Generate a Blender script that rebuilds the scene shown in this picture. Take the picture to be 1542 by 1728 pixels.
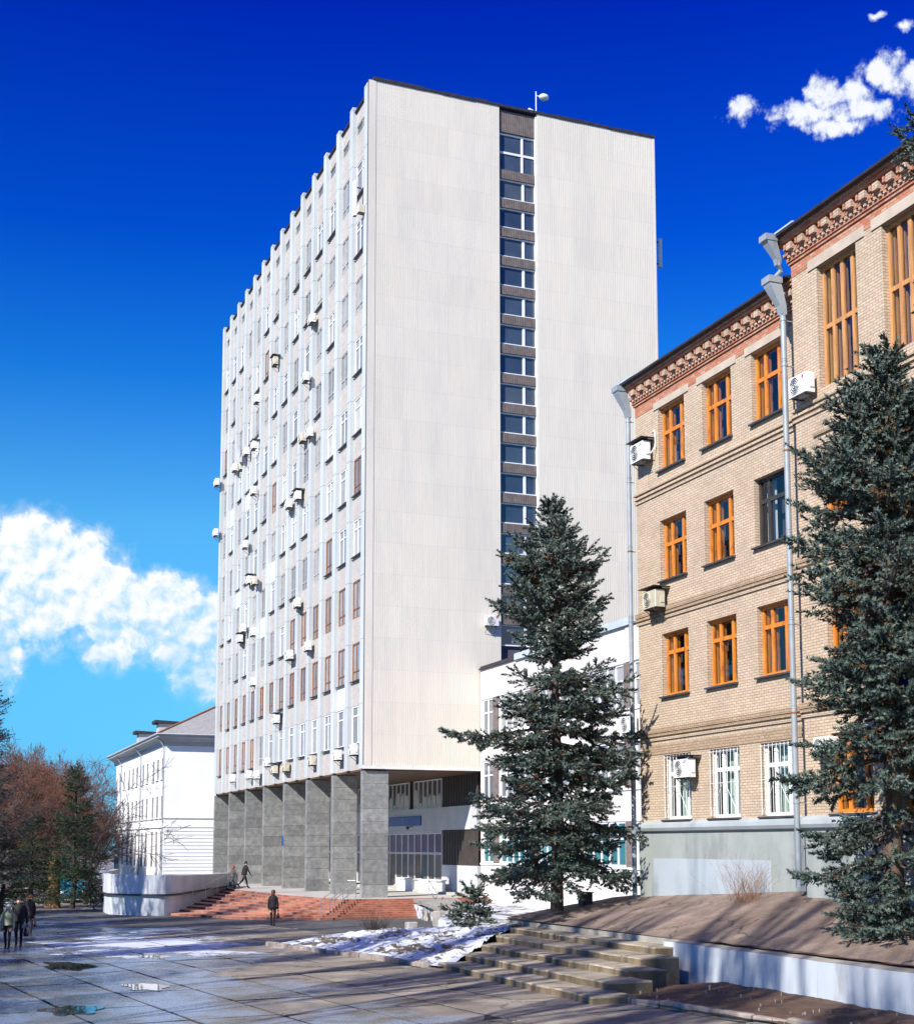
import bpy, math, random
import numpy as np
from mathutils import Vector, Matrix, Quaternion
R = math.radians
rnd = random.Random(7)
for o in list(bpy.data.objects): bpy.data.objects.remove(o)
S = bpy.context.scene
COL = S.collection

# ------------------------------------------------------------------ camera
cam = bpy.data.cameras.new('camera'); cam_o = bpy.data.objects.new('camera', cam); COL.objects.link(cam_o)
cam.sensor_fit = 'HORIZONTAL'; cam.sensor_width = 36; cam.lens = 54.23
cam.shift_y = 0.1926; cam.clip_end = 5000; cam.clip_start = 0.1
cam_o.location = (0, 0, 3.7); cam_o.rotation_euler = (R(96.53), 0, R(-21.1))
S.camera = cam_o

# ------------------------------------------------------------------ sun, sky, exposure
SUN_EL, SUN_AZ = R(37), math.atan2(-.843, -.537)
sun = bpy.data.lights.new('sun', 'SUN'); sun.energy = 5.0; sun.angle = R(.5); sun.color = (1, .95, .87)
sun_o = bpy.data.objects.new('sun', sun); COL.objects.link(sun_o)
sd = Vector((math.sin(SUN_AZ)*math.cos(SUN_EL), math.cos(SUN_AZ)*math.cos(SUN_EL), math.sin(SUN_EL)))
sun_o.rotation_euler = sd.to_track_quat('Z', 'Y').to_euler(); sun_o.location = (-40, -30, 60)
S.view_settings.view_transform = 'Standard'; S.view_settings.look = 'None'
S.view_settings.exposure = 0.6; S.view_settings.gamma = 1; S.view_settings.use_curve_mapping = False
try:
    S.cycles.max_bounces = 8; S.cycles.transparent_max_bounces = 12; S.cycles.diffuse_bounces = 3; S.cycles.glossy_bounces = 3
except Exception: pass

W = bpy.data.worlds.new('World'); S.world = W; W.use_nodes = True
class NT:
    """small node helper"""
    def __init__(s, tree): s.t = tree
    def n(s, typ, **kw):
        nd = s.t.nodes.new(typ)
        for k, v in kw.items(): setattr(nd, k, v)
        return nd
    def set(s, sock, v):
        if isinstance(v, bpy.types.NodeSocket): s.t.links.new(v, sock)
        elif v is not None: sock.default_value = v
    def m(s, op, a, b=None, c=None, clamp=False):
        nd = s.n('ShaderNodeMath', operation=op, use_clamp=clamp)
        s.set(nd.inputs[0], a); s.set(nd.inputs[1], b); s.set(nd.inputs[2], c)
        return nd.outputs[0]
    def v(s, op, a, b=None, c=None):
        nd = s.n('ShaderNodeVectorMath', operation=op)
        s.set(nd.inputs[0], a); s.set(nd.inputs[1], b); s.set(nd.inputs[2], c)
        return nd.outputs['Value'] if op in ('LENGTH', 'DOT_PRODUCT', 'DISTANCE') else nd.outputs[0]
    def mix(s, f, a, b, bt='MIX'):
        nd = s.n('ShaderNodeMix', data_type='RGBA', blend_type=bt)
        s.set(nd.inputs[0], f); s.set(nd.inputs[6], a); s.set(nd.inputs[7], b)
        return nd.outputs[2]
    def ramp(s, f, stops, interp='LINEAR'):
        nd = s.n('ShaderNodeValToRGB'); cr = nd.color_ramp; cr.interpolation = interp
        while len(cr.elements) < len(stops): cr.elements.new(.5)
        for e, (p, c) in zip(cr.elements, stops):
            e.position = p; e.color = (c, c, c, 1) if isinstance(c, (int, float)) else (*c[:3], 1)
        s.set(nd.inputs[0], f); return nd.outputs[0]
    def step(s, x, a, b):
        nd = s.n('ShaderNodeMapRange', interpolation_type='SMOOTHSTEP')
        s.set(nd.inputs[0], x); nd.inputs[1].default_value = a; nd.inputs[2].default_value = b
        return nd.outputs[0]
    def noise(s, vec, scale, detail=4, rough=.55, out=0, **kw):
        nd = s.n('ShaderNodeTexNoise'); s.set(nd.inputs['Vector'], vec)
        nd.inputs['Scale'].default_value = scale; nd.inputs['Detail'].default_value = detail; nd.inputs['Roughness'].default_value = rough
        return nd.outputs[out]

def build_world():
    t = NT(W.node_tree); t.t.nodes.clear()
    sky = t.n('ShaderNodeTexSky', sky_type='NISHITA'); sky.sun_disc = False
    sky.sun_elevation = SUN_EL; sky.sun_rotation = SUN_AZ; sky.air_density = 1.0; sky.dust_density = .3; sky.ozone_density = 3.0
    d = t.v('NORMALIZE', t.n('ShaderNodeTexCoord').outputs['Generated'])
    sep = t.n('ShaderNodeSeparateXYZ'); t.set(sep.inputs[0], d)
    x, y, z = sep.outputs
    deg = 180/math.pi
    el = t.m('MULTIPLY', t.m('ARCSINE', z), deg); az = t.m('MULTIPLY', t.m('ARCTAN2', x, y), deg)
    # deep, clear polarised blue: the same gradient at every azimuth
    tint = t.ramp(t.m('DIVIDE', t.m('MAXIMUM', el, 0), 60), [(0, (.15, .55, 1.03)), (.052, (.17, .58, 1.03)), (.12, (.25, .76, 1.02)), (.217, (.29, .88, 1.14)), (.317, (.045, .53, 1.16)), (.408, (.002, .265, 1.15)), (.55, (.0, .09, 1.04)), (1, (.0, .08, 1.0))])
    col = t.mix(1, sky.outputs[0], tint, 'MULTIPLY')
    # clouds, in degrees of azimuth / elevation
    cp = t.n('ShaderNodeCombineXYZ'); t.set(cp.inputs[0], az); t.set(cp.inputs[1], el)
    P = cp.outputs[0]
    def n2(vec, scale, detail, rough=.55, out=0):
        nd = t.n('ShaderNodeTexNoise', noise_dimensions='2D'); t.set(nd.inputs['Vector'], vec)
        nd.inputs['Scale'].default_value = scale; nd.inputs['Detail'].default_value = detail; nd.inputs['Roughness'].default_value = rough
        return nd.outputs[out]
    def vor(vec, scale, detail):
        nd = t.n('ShaderNodeTexVoronoi', feature='F1', voronoi_dimensions='2D'); t.set(nd.inputs['Vector'], vec)
        nd.inputs['Scale'].default_value = scale; nd.inputs['Detail'].default_value = detail; nd.inputs['Roughness'].default_value = .52; nd.inputs['Lacunarity'].default_value = 2.2
        return nd.outputs['Distance']
    w1 = t.v('SUBTRACT', n2(P, .8, 3, .5, 1), (.5, .5, .5))
    fb = t.m('SUBTRACT', n2(P, 1.7, 6, .62), .5)
    PW = t.v('ADD', P, t.v('MULTIPLY', w1, (.9, .7, 0)))
    def blobs(lst, k):
        f = None
        for a, e, ra, re in lst:
            dd = t.v('LENGTH', t.v('MULTIPLY_ADD', PW, (1/ra, 1/re, 0), (-a/ra, -e/re, 0)))
            f = dd if f is None else t.m('SMOOTH_MIN', f, dd, k)
        return t.m('SUBTRACT', 1, f)
    big = [(3.2, 11.7, 1.9, 1.75), (5.2, 11.3, 1.7, 1.65), (6.6, 10.5, 1.5, 1.5), (4.0, 9.7, 2.9, 2.0), (7.4, 9.4, 1.9, 1.6), (9.2, 9.9, 1.7, 1.3), (9.4, 8.6, 2.1, 1.6), (10.9, 9.0, 1.1, 1.5), (2.2, 7.9, 1.3, 2.2), (10.5, 7.2, 1.4, 1.6), (7.0, 8.2, 1.5, 1.1),
           (-2.5, 9.6, 3.6, 2.6), (13.4, 8.6, 2.2, 1.6), (-26, 8.6, 5, 2.4), (62, 9, 5, 2.6), (-75, 9, 5, 2.6), (108, 9, 5, 2.4), (160, 9, 5, 2.4)]
    f = blobs(big, .3)
    PV = t.v('ADD', P, t.v('MULTIPLY', w1, (.55, .55, 0)))
    d0 = vor(PV, .72, 3); d1 = vor(t.v('ADD', PV, (-.22, .3, 0)), .72, 3)
    bil = t.m('SUBTRACT', .5, d0)
    den = t.m('ADD', t.m('MULTIPLY_ADD', bil, .40, f), t.m('MULTIPLY_ADD', fb, .34, .17))
    a1 = t.step(den, -.02, .34)
    base = t.step(t.m('MULTIPLY_ADD', t.m('SUBTRACT', n2(P, .33, 3), .5), 7.0, t.m('MULTIPLY_ADD', fb, 1.6, el)), 4.9, 7.6)     # flat, melting cloud base
    soft = t.m('MULTIPLY', t.step(den, -.25, .5), .62)
    a1 = t.m('MAXIMUM', t.m('MULTIPLY', a1, base), t.m('MULTIPLY', soft, t.step(el, 4.6, 8.2)))
    lit = t.m('MULTIPLY', t.m('SUBTRACT', d1, d0), 1.25)
    lit = t.m('ADD', lit, t.m('MULTIPLY', t.m('SUBTRACT', n2(P, .42, 4), .5), 1.3))
    lit = t.step(t.m('MULTIPLY_ADD', t.m('SUBTRACT', el, 9.0), .10, lit), -.85, .55)
    c1 = t.mix(lit, (.40, .72, 1.0, 1), (1.0, 1.02, 1.05, 1))
    small = [(33.4, 28.75, 1.1, .55), (36.85, 28.85, 1.2, .95), (36.2, 28.35, 2.1, .72), (38.3, 28.15, 1.9, .62), (39.3, 29.4, 1.4, .9), (40.6, 28.9, 1.7, .95), (37.3, 27.75, 1.9, .45), (38.2, 28.8, 1.2, .7), (39.05, 31.29, .42, .2), (40.3, 30.75, .7, .22),
             (45, 27, 2.2, .7), (-14, 29, 1.9, .6), (-38, 27, 2.4, .7), (82, 28, 2, .6), (130, 28, 2.4, .7)]
    f2 = blobs(small, .25)
    fb2 = t.m('SUBTRACT', n2(P, 3.2, 7, .66), .5)
    e0 = vor(t.v('ADD', P, t.v('MULTIPLY', w1, (.3, .3, 0))), 1.5, 3)
    den2 = t.m('ADD', t.m('MULTIPLY_ADD', fb2, .42, f2), t.m('MULTIPLY', t.m('SUBTRACT', .55, e0), .5))
    a2 = t.m('MULTIPLY', t.step(den2, -.02, .55), .97)
    lit2 = t.step(t.m('ADD', t.m('MULTIPLY', fb2, 1.0), t.m('SUBTRACT', f2, t.m('MULTIPLY', e0, .5))), -.55, .5)
    c2 = t.mix(lit2, (.30, .50, .90, 1), (.98, 1.0, 1.03, 1))
    CS = 6.6   # with the strength below a sunlit cloud is just white
    col = t.mix(a1, col, t.v('MULTIPLY', c1, (CS, CS, CS)))
    col = t.mix(a2, col, t.v('MULTIPLY', c2, (CS, CS, CS)))
    bg = t.n('ShaderNodeBackground'); t.set(bg.inputs[0], col); bg.inputs[1].default_value = .1
    out = t.n('ShaderNodeOutputWorld'); t.t.links.new(bg.outputs[0], out.inputs[0])
build_world()

# ------------------------------------------------------------------ materials
MATS = {}
def new_mat(name):
    m = bpy.data.materials.new(name); m.use_nodes = True; m.node_tree.nodes.clear()
    t = NT(m.node_tree); b = t.n('ShaderNodeBsdfPrincipled'); o = t.n('ShaderNodeOutputMaterial')
    t.t.links.new(b.outputs[0], o.inputs[0]); MATS[name] = m
    return m, t, b, o
def c4(c): return (c[0], c[1], c[2], 1)
def pos(t): return t.n('ShaderNodeNewGeometry').outputs['Position']
def bump(t, b, h, strength, dist=.02):
    nd = t.n('ShaderNodeBump'); nd.inputs['Strength'].default_value = strength; nd.inputs['Distance'].default_value = dist
    t.set(nd.inputs['Height'], h); t.t.links.new(nd.outputs[0], b.inputs['Normal'])
def M(name, c1, c2=None, scale=2, rough=.8, bmp=0, detail=5, rv=0, stain=None, metal=0, sv=(1, 1, 1), spec=None, bscale=None):
    """two-tone noise material; rv = tone difference from object to object; stain = (colour, scale, threshold)"""
    if name in MATS: return MATS[name]
    m, t, b, o = new_mat(name)
    p = t.v('MULTIPLY', pos(t), sv)
    n = t.noise(p, scale, detail)
    c2 = c2 or tuple(x*.8 for x in c1)
    col = t.mix(t.step(n, .3, .7), c4(c2), c4(c1))
    if stain:
        sn = t.noise(t.v('MULTIPLY', pos(t), (1, 1, .35)), stain[1], 6, .65)
        col = t.mix(t.m('MULTIPLY', t.step(sn, stain[2], stain[2]+.15), .75), col, c4(stain[0]))
    if rv:
        r = t.n('ShaderNodeObjectInfo').outputs['Random']
        k = t.m('ADD', 1-rv, t.m('MULTIPLY', r, 2*rv))
        col = t.v('MULTIPLY', col, None); nd = col.node; t.t.links.new(k, nd.inputs[1])
    t.set(b.inputs['Base Color'], col); b.inputs['Roughness'].default_value = rough; b.inputs['Metallic'].default_value = metal
    if spec is not None: b.inputs['Specular IOR Level'].default_value = spec
    if bmp: bump(t, b, t.noise(pos(t), bscale or scale*6, 4), bmp)
    return m
def wall_uv(t):
    sp = t.n('ShaderNodeSeparateXYZ'); t.set(sp.inputs[0], pos(t))
    cb = t.n('ShaderNodeCombineXYZ'); t.set(cb.inputs[0], t.m('ADD', sp.outputs[0], sp.outputs[1])); t.set(cb.inputs[1], sp.outputs[2])
    return cb.outputs[0]
def brick_mat(name, ca, cb_, mortar, w=.26, h=.087, mort=.011, var=.5, red=None, grime=.35, bm=.6):
    m, t, b, o = new_mat(name); uv = wall_uv(t)
    def br(c1, c2, cm):
        nd = t.n('ShaderNodeTexBrick'); t.set(nd.inputs['Vector'], uv); nd.inputs['Scale'].default_value = 1
        nd.inputs['Brick Width'].default_value = w; nd.inputs['Row Height'].default_value = h
        nd.inputs['Mortar Size'].default_value = mort; nd.inputs['Mortar Smooth'].default_value = .2; nd.inputs['Bias'].default_value = 0
        nd.inputs['Color1'].default_value = c4(c1); nd.inputs['Color2'].default_value = c4(c2); nd.inputs['Mortar'].default_value = c4(cm)
        return nd
    nd = br(ca, cb_, mortar); col = nd.outputs[0]
    if red:
        nd2 = br(red[0], red[1], mortar)
        msk = t.step(t.noise(t.v('MULTIPLY', uv, (3.8, 11.5, 1)), 1, 2), .36, .47)
        col = t.mix(msk, col, nd2.outputs[0])
    big = t.noise(pos(t), .55, 6, .65)
    col = t.mix(t.m('MULTIPLY', t.step(big, .42, .75), grime), col, c4(tuple(x*.55 for x in ca)))
    pat = t.noise(t.v('MULTIPLY', pos(t), (1, 1, 1.6)), 1.5, 7, .7)
    col = t.mix(.32, col, t.ramp(pat, [(.3, (.68, .66, .64)), (.5, (1, 1, 1)), (.72, (1.18, 1.14, 1.1))]), 'MULTIPLY')
    fine = t.noise(pos(t), 9, 4)
    col = t.mix(.35, col, t.ramp(fine, [(.25, (.55, .53, .5)), (.75, (1.25, 1.22, 1.2))]), 'MULTIPLY')
    t.set(b.inputs['Base Color'], col); b.inputs['Roughness'].default_value = .9; b.inputs['Specular IOR Level'].default_value = .2
    hgt = t.m('ADD', t.m('MULTIPLY', t.m('SUBTRACT', 1, nd.outputs['Fac']), 1), t.m('MULTIPLY', fine, .35))
    bump(t, b, hgt, bm, .012)
    return m
def glass_mat(name, tint=(.55, .6, .62), refl=1.0):
    m, t, b, o = new_mat(name); t.t.nodes.remove(b)
    tr = t.n('ShaderNodeBsdfTransparent'); tr.inputs[0].default_value = c4(tint)
    gl = t.n('ShaderNodeBsdfGlossy'); gl.inputs['Roughness'].default_value = .015; gl.inputs[0].default_value = (refl, refl, refl, 1)
    fr = t.n('ShaderNodeLayerWeight'); fr.inputs[0].default_value = .5
    fac = t.m('MULTIPLY_ADD', t.m('POWER', fr.outputs['Facing'], 4), .9, .06)
    mx = t.n('ShaderNodeMixShader'); t.t.links.new(fac, mx.inputs[0]); t.t.links.new(tr.outputs[0], mx.inputs[1]); t.t.links.new(gl.outputs[0], mx.inputs[2])
    t.t.links.new(mx.outputs[0], o.inputs[0]); return m
def dark_glass(name, stops, rough=.06):
    m, t, b, o = new_mat(name)
    r = t.n('ShaderNodeObjectInfo').outputs['Random']
    col = t.ramp(r, stops, 'CONSTANT')
    col = t.mix(.25, col, t.ramp(t.noise(pos(t), 1.2, 3), [(.3, .3), (.7, 1.5)]), 'MULTIPLY')
    t.set(b.inputs['Base Color'], col); b.inputs['Roughness'].default_value = rough; b.inputs['Specular IOR Level'].default_value = .7
    bump(t, b, t.noise(pos(t), 1.1, 1), .06, .05)
    return m
def rib_mat():
    m, t, b, o = new_mat('ribbed_panel'); uv = wall_uv(t)
    sp = t.n('ShaderNodeSeparateXYZ'); t.set(sp.inputs[0], uv)
    nd = t.n('ShaderNodeTexBrick'); t.set(nd.inputs['Vector'], t.v('ADD', uv, (-92.2, -7.9, 0))); nd.offset = 0
    nd.inputs['Scale'].default_value = 1; nd.inputs['Brick Width'].default_value = 2.68; nd.inputs['Row Height'].default_value = 1.77
    nd.inputs['Mortar Size'].default_value = .012; nd.inputs['Mortar Smooth'].default_value = .3
    nd.inputs['Color1'].default_value = (.665, .622, .535, 1); nd.inputs['Color2'].default_value = (.695, .652, .562, 1); nd.inputs['Mortar'].default_value = (.59, .56, .495, 1)
    n1 = t.noise(t.v('MULTIPLY', uv, (1, .22, 1)), .55, 6, .62)
    n2 = t.noise(t.v('MULTIPLY', uv, (9, .5, 1)), .8, 5, .6)
    col = t.mix(.5, nd.outputs[0], t.ramp(n1, [(.25, (.8, .8, .82)), (.5, (1, .99, .98)), (.75, (1.08, 1.05, 1.0))]), 'MULTIPLY')
    col = t.mix(.4, col, t.ramp(n2, [(.25, (.82, .82, .83)), (.7, (1.06, 1.05, 1.03))]), 'MULTIPLY')
    t.set(b.inputs['Base Color'], col); b.inputs['Roughness'].default_value = .85; b.inputs['Specular IOR Level'].default_value = .2
    bump(t, b, t.noise(pos(t), 14, 4), .25, .01)
    return m
def granite():
    m, t, b, o = new_mat('granite'); p = pos(t)
    r = t.n('ShaderNodeObjectInfo').outputs['Random']
    s1 = t.noise(p, 3.2, 7, .72); s2 = t.noise(p, 26, 3, .6)
    col = t.ramp(s1, [(.3, (.13, .135, .13)), (.46, (.19, .195, .187)), (.56, (.235, .237, .225)), (.72, (.31, .305, .29))])
    col = t.mix(.35, col, t.ramp(s2, [(.3, .55), (.7, 1.5)]), 'MULTIPLY')
    k = t.m('ADD', .85, t.m('MULTIPLY', r, .34))
    cv = t.n('ShaderNodeCombineXYZ'); [t.set(cv.inputs[i], k) for i in range(3)]
    col = t.v('MULTIPLY', col, cv.outputs[0])
    t.set(b.inputs['Base Color'], col); b.inputs['Roughness'].default_value = .45
    return m
def concrete_ground(name, ca, cb_, wet_lo, wet_hi, snow=0, dirt=(.06, .045, .03), rv=.12, wetx=None, snowreg=None, shade=1):
    """paving / asphalt with damp, dirt and thawing snow"""
    m, t, b, o = new_mat(name); p = pos(t)
    sp = t.n('ShaderNodeSeparateXYZ'); t.set(sp.inputs[0], p)
    n1 = t.noise(p, .9, 7, .65); n2 = t.noise(p, 14, 5, .6); n3 = t.noise(p, .23, 5, .6)
    col = t.mix(t.step(n1, .35, .68), c4(ca), c4(cb_))
    col = t.mix(.4, col, t.ramp(n2, [(.25, .5), (.75, 1.45)]), 'MULTIPLY')
    col = t.mix(t.m('MULTIPLY', t.step(n3, .52, .68), .6), col, c4(dirt))
    ck = t.n('ShaderNodeTexVoronoi', feature='DISTANCE_TO_EDGE'); ck.inputs['Scale'].default_value = .42; t.set(ck.inputs['Vector'], t.v('ADD', p, t.v('MULTIPLY', t.noise(p, 1.6, 4, .6, 1), (.9, .9, .9))))
    crack = t.m('MULTIPLY', t.m('SUBTRACT', 1, t.step(ck.outputs[0], .004, .016)), t.step(t.noise(p, .3, 3), .44, .54))
    col = t.mix(t.m('MULTIPLY', crack, .8), col, (.025, .02, .017, 1))
    if rv:
        r = t.n('ShaderNodeObjectInfo').outputs['Random']
        k = t.m('ADD', 1-rv, t.m('MULTIPLY', r, 2*rv)); cv = t.n('ShaderNodeCombineXYZ'); [t.set(cv.inputs[i], k) for i in range(3)]
        col = t.v('MULTIPLY', col, cv.outputs[0])
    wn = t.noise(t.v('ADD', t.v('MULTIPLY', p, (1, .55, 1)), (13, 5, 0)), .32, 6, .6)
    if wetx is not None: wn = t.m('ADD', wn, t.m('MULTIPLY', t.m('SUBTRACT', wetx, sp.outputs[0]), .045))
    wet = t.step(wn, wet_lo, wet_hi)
    col = t.mix(wet, col, t.mix(t.step(t.noise(p, .45, 6, .65), .41, .57), t.v('MULTIPLY', col, (.42, .42, .46)), (.15, .20, .29, 1)))  # wet slush patches, with the blue of the sky put into their colour
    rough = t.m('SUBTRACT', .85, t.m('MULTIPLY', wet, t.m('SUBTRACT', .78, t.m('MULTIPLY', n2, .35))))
    hgt = t.m('MULTIPLY', t.m('ADD', n2, t.m('MULTIPLY', n1, 1.5)), t.m('SUBTRACT', 1, t.m('MULTIPLY', wet, .75)))
    if snow:
        sn = t.noise(t.v('MULTIPLY', t.v('ADD', p, (3, 40, 0)), (.8, .8, 1)), .55, 9, .7)
        if snowreg:
            cx, cy, rx, ry, amp = snowreg
            dd = t.v('LENGTH', t.v('MULTIPLY', t.v('SUBTRACT', p, (cx, cy, 0)), (1/rx, 1/ry, 0)))
            sn = t.m('ADD', sn, t.m('MULTIPLY', t.m('SUBTRACT', 1, dd), amp))
        sm = t.step(sn, snow, snow+.05)
        col = t.mix(t.m('MULTIPLY', sm, .9), col, (.62, .66, .74, 1))
        rough = t.m('MAXIMUM', rough, t.m('MULTIPLY', sm, .55))
        hgt = t.m('ADD', hgt, t.m('MULTIPLY', sm, 2.0))
    t.set(b.inputs['Base Color'], col); t.set(b.inputs['Roughness'], rough)
    bump(t, b, hgt, .45, .02)
    return m
def snow_mat():
    m, t, b, o = new_mat('snow'); p = pos(t)
    n = t.noise(t.v('MULTIPLY', p, (1, .6, 1)), 1.1, 8, .7); n2 = t.noise(p, 9, 5)
    sp = t.n('ShaderNodeSeparateXYZ'); t.set(sp.inputs[0], p)
    msk = t.step(t.m('MULTIPLY_ADD', t.noise(t.v('MULTIPLY', p, (2.2, .8, 1)), 2.2, 6, .7), .5, t.m('MULTIPLY', n, .6)), .535, .60)
    col = t.mix(msk, (.60, .64, .72, 1), t.mix(n2, (.05, .035, .02, 1), (.13, .10, .05, 1)))
    t.set(b.inputs['Base Color'], col); b.inputs['Roughness'].default_value = .6
    b.inputs['Subsurface Weight'].default_value = 0
    bump(t, b, t.m('ADD', n, t.m('MULTIPLY', n2, .4)), .7, .06); return m
def needle_mat(name, ca, cb_, dead):
    m, t, b, o = new_mat(name)
    at = t.n('ShaderNodeAttribute', attribute_name='tint'); sp = t.n('ShaderNodeSeparateXYZ'); t.set(sp.inputs[0], at.outputs['Vector'])
    col = t.mix(sp.outputs[0], c4(ca), c4(cb_)); col = t.mix(sp.outputs[1], col, c4(dead))
    t.set(b.inputs['Base Color'], col); b.inputs['Roughness'].default_value = .6; b.inputs['Specular IOR Level'].default_value = .25
    return m
brick_mat('tan_brick', (.59, .472, .345), (.51, .40, .29), (.31, .245, .18), grime=.4)
brick_mat('tan_brick_dark', (.46, .345, .235), (.37, .27, .18), (.23, .17, .12), grime=.5)
brick_mat('red_brick', (.48, .13, .065), (.50, .33, .22), (.26, .17, .12), red=((.48, .15, .08), (.56, .30, .20)), grime=.3)
brick_mat('white_brick', (.80, .77, .74), (.72, .69, .67), (.55, .53, .52), grime=.12)
brick_mat('pale_tile', (.51, .48, .445), (.455, .425, .395), (.39, .365, .34), w=.3, h=.12, grime=.18, bm=.3)
brick_mat('red_tile', (.40, .13, .07), (.31, .09, .055), (.30, .17, .12), w=.32, h=.16, mort=.014, grime=.3, red=((.27, .085, .055), (.44, .20, .13)))
M('red_tread', (.47, .26, .19), (.38, .185, .13), 2.2, .7, .2, stain=((.34, .22, .17), 1.2, .6))
rib_mat(); granite(); snow_mat()
M('smooth_panel', (.69, .63, .545), (.60, .55, .475), .7, .8, .1, sv=(1, 1, .3))
M('pilaster_paint', (.51, .545, .555), (.44, .47, .475), .9, .7, .08, sv=(1, 1, .2), rv=.04, stain=((.50, .48, .42), .8, .62))
M('white_sheet', (.85, .85, .84), (.80, .80, .79), .8, .6)
M('white_trim', (.80, .79, .77), (.66, .65, .63), 1.2, .7, .1)
M('roof_cap', (.035, .03, .04), (.02, .018, .025), 3, .6)
M('soffit_paint', (.11, .062, .03), (.07, .04, .02), .8, .7)
M('brown_spandrel', (.20, .165, .15), (.14, .115, .105), 3, .85, .2, stain=((.3, .28, .26), 2, .62))
M('dark_cladding', (.055, .043, .035), (.035, .028, .024), 2, .55)
M('grey_white_wall', (.56, .57, .58), (.48, .49, .5), .8, .75, .1)
M('pvc_white', (.80, .81, .82), (.74, .75, .76), 2, .35)
M('old_grey_frame', (.45, .44, .42), (.34, .33, .31), 3, .6)
M('brown_frame', (.30, .13, .06), (.21, .085, .04), 4, .5)
M('orange_wood', (.70, .25, .032), (.54, .16, .018), 3.5, .45, .15, sv=(3, 3, .5), stain=((.26, .085, .025), 5, .52))
M('weathered_wood', (.58, .29, .10), (.42, .19, .065), 3, .7, .3, sv=(4, 4, .4), stain=((.22, .15, .1), 5, .55))
M('black_frame', (.05, .045, .042), (.03, .028, .026), 3, .5)
dark_glass('tower_glass', [(0, (.17, .19, .21)), (.24, (.26, .275, .29)), (.44, (.13, .15, .18)), (.6, (.33, .335, .335)), (.76, (.21, .23, .25)), (.92, (.44, .44, .43))])
dark_glass('stair_glass', [(0, (.05, .075, .11)), (.4, (.035, .055, .09)), (.7, (.07, .09, .11))], .05)
dark_glass('purple_glass', [(0, (.055, .045, .14)), (.5, (.07, .055, .17))], .2)
glass_mat('clear_glass', (.72, .76, .78)); glass_mat('teal_glass', (.35, .6, .62))
dark_glass('lobby_glass', [(0, (.06, .07, .075)), (.3, (.10, .10, .10)), (.55, (.05, .06, .07)), (.75, (.10, .07, .06))], .1)
dark_glass('teal_pane', [(0, (.04, .17, .20)), (.5, (.08, .24, .27)), (.8, (.16, .2, .22))], .08)
M('interior', (.10, .085, .12), (.06, .05, .075), 1, .9)
M('curtain', (.62, .61, .58), (.5, .49, .47), 2, .9, sv=(8, 8, .3)); M('green_curtain', (.46, .56, .44), (.38, .48, .38), 2, .9, sv=(8, 8, .3))
M('zinc', (.33, .37, .40), (.26, .30, .33), 1.5, .5, .05, metal=.15, rv=.05, stain=((.22, .23, .24), 2, .58))
M('zinc_paint', (.48, .55, .58), (.40, .47, .5), 2, .5)
M('rust', (.30, .12, .05), (.18, .07, .03), 8, .9)
M('plinth_paint', (.33, .36, .345), (.28, .31, .295), .9, .75, .2, stain=((.22, .235, .22), 1.1, .54))
M('plinth_patch', (.39, .44, .48), (.35, .40, .44), .6, .75, .1, stain=((.27, .315, .355), 1.0, .53))
M('plinth_mould', (.38, .42, .43), (.31, .35, .36), .8, .7, .1)
M('lintel', (.52, .44, .35), (.42, .35, .27), 1.5, .9, .2)
M('sill_metal', (.07, .07, .075), (.045, .045, .05), 3, .5)
M('ac_white', (.80, .80, .78), (.72, .72, .70), 3, .45, rv=.1); M('ac_beige', (.60, .56, .44), (.5, .46, .36), 3, .5, rv=.1)
M('ac_dark', (.05, .055, .06), (.035, .04, .045), 3, .5); M('bracket_iron', (.10, .085, .07), (.06, .05, .045), 4, .7)
M('logo_blue', (.03, .12, .55), (.03, .1, .5), 3, .4); M('logo_red', (.65, .02, .06), (.6, .02, .05), 3, .4)
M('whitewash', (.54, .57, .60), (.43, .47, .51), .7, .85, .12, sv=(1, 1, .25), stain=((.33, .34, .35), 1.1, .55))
M('render_white', (.86, .87, .88), (.80, .81, .83), .5, .85, .1, stain=((.70, .71, .73), .4, .66))
M('cornice_grey', (.45, .46, .48), (.38, .39, .41), 1, .8)
M('slate_roof', (.33, .32, .31), (.26, .255, .25), 3, .85, .3); M('ridge_rust', (.40, .16, .07), (.3, .12, .05), 3, .85)
M('concrete', (.36, .34, .30), (.25, .235, .205), 1.3, .9, .35, rv=.1, stain=((.12, .105, .08), 1.1, .56))
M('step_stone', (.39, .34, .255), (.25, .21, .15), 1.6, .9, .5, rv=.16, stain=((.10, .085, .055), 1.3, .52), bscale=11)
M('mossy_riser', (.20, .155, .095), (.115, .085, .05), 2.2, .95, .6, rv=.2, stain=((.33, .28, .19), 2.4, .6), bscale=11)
M('kerb_stone', (.33, .28, .24), (.20, .165, .14), 2.5, .9, .5, rv=.2, stain=((.12, .1, .08), 2, .55))
M('platform_stone', (.50, .475, .42), (.41, .39, .345), .9, .8, .1)
M('soil', (.115, .065, .04), (.06, .035, .022), 3, .95, 1.0, stain=((.19, .12, .08), 5, .58))
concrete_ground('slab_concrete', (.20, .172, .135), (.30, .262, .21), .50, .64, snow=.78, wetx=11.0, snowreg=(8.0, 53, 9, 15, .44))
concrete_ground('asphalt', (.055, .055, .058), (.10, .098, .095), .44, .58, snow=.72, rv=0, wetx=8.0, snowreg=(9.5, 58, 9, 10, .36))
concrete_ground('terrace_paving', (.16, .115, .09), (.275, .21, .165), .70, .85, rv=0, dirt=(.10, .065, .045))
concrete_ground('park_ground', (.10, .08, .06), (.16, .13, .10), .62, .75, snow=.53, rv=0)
M('joint_dirt', (.05, .04, .032), (.03, .025, .02), 6, .95, .6, stain=((.5, .52, .56), 1.4, .60))
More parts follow.
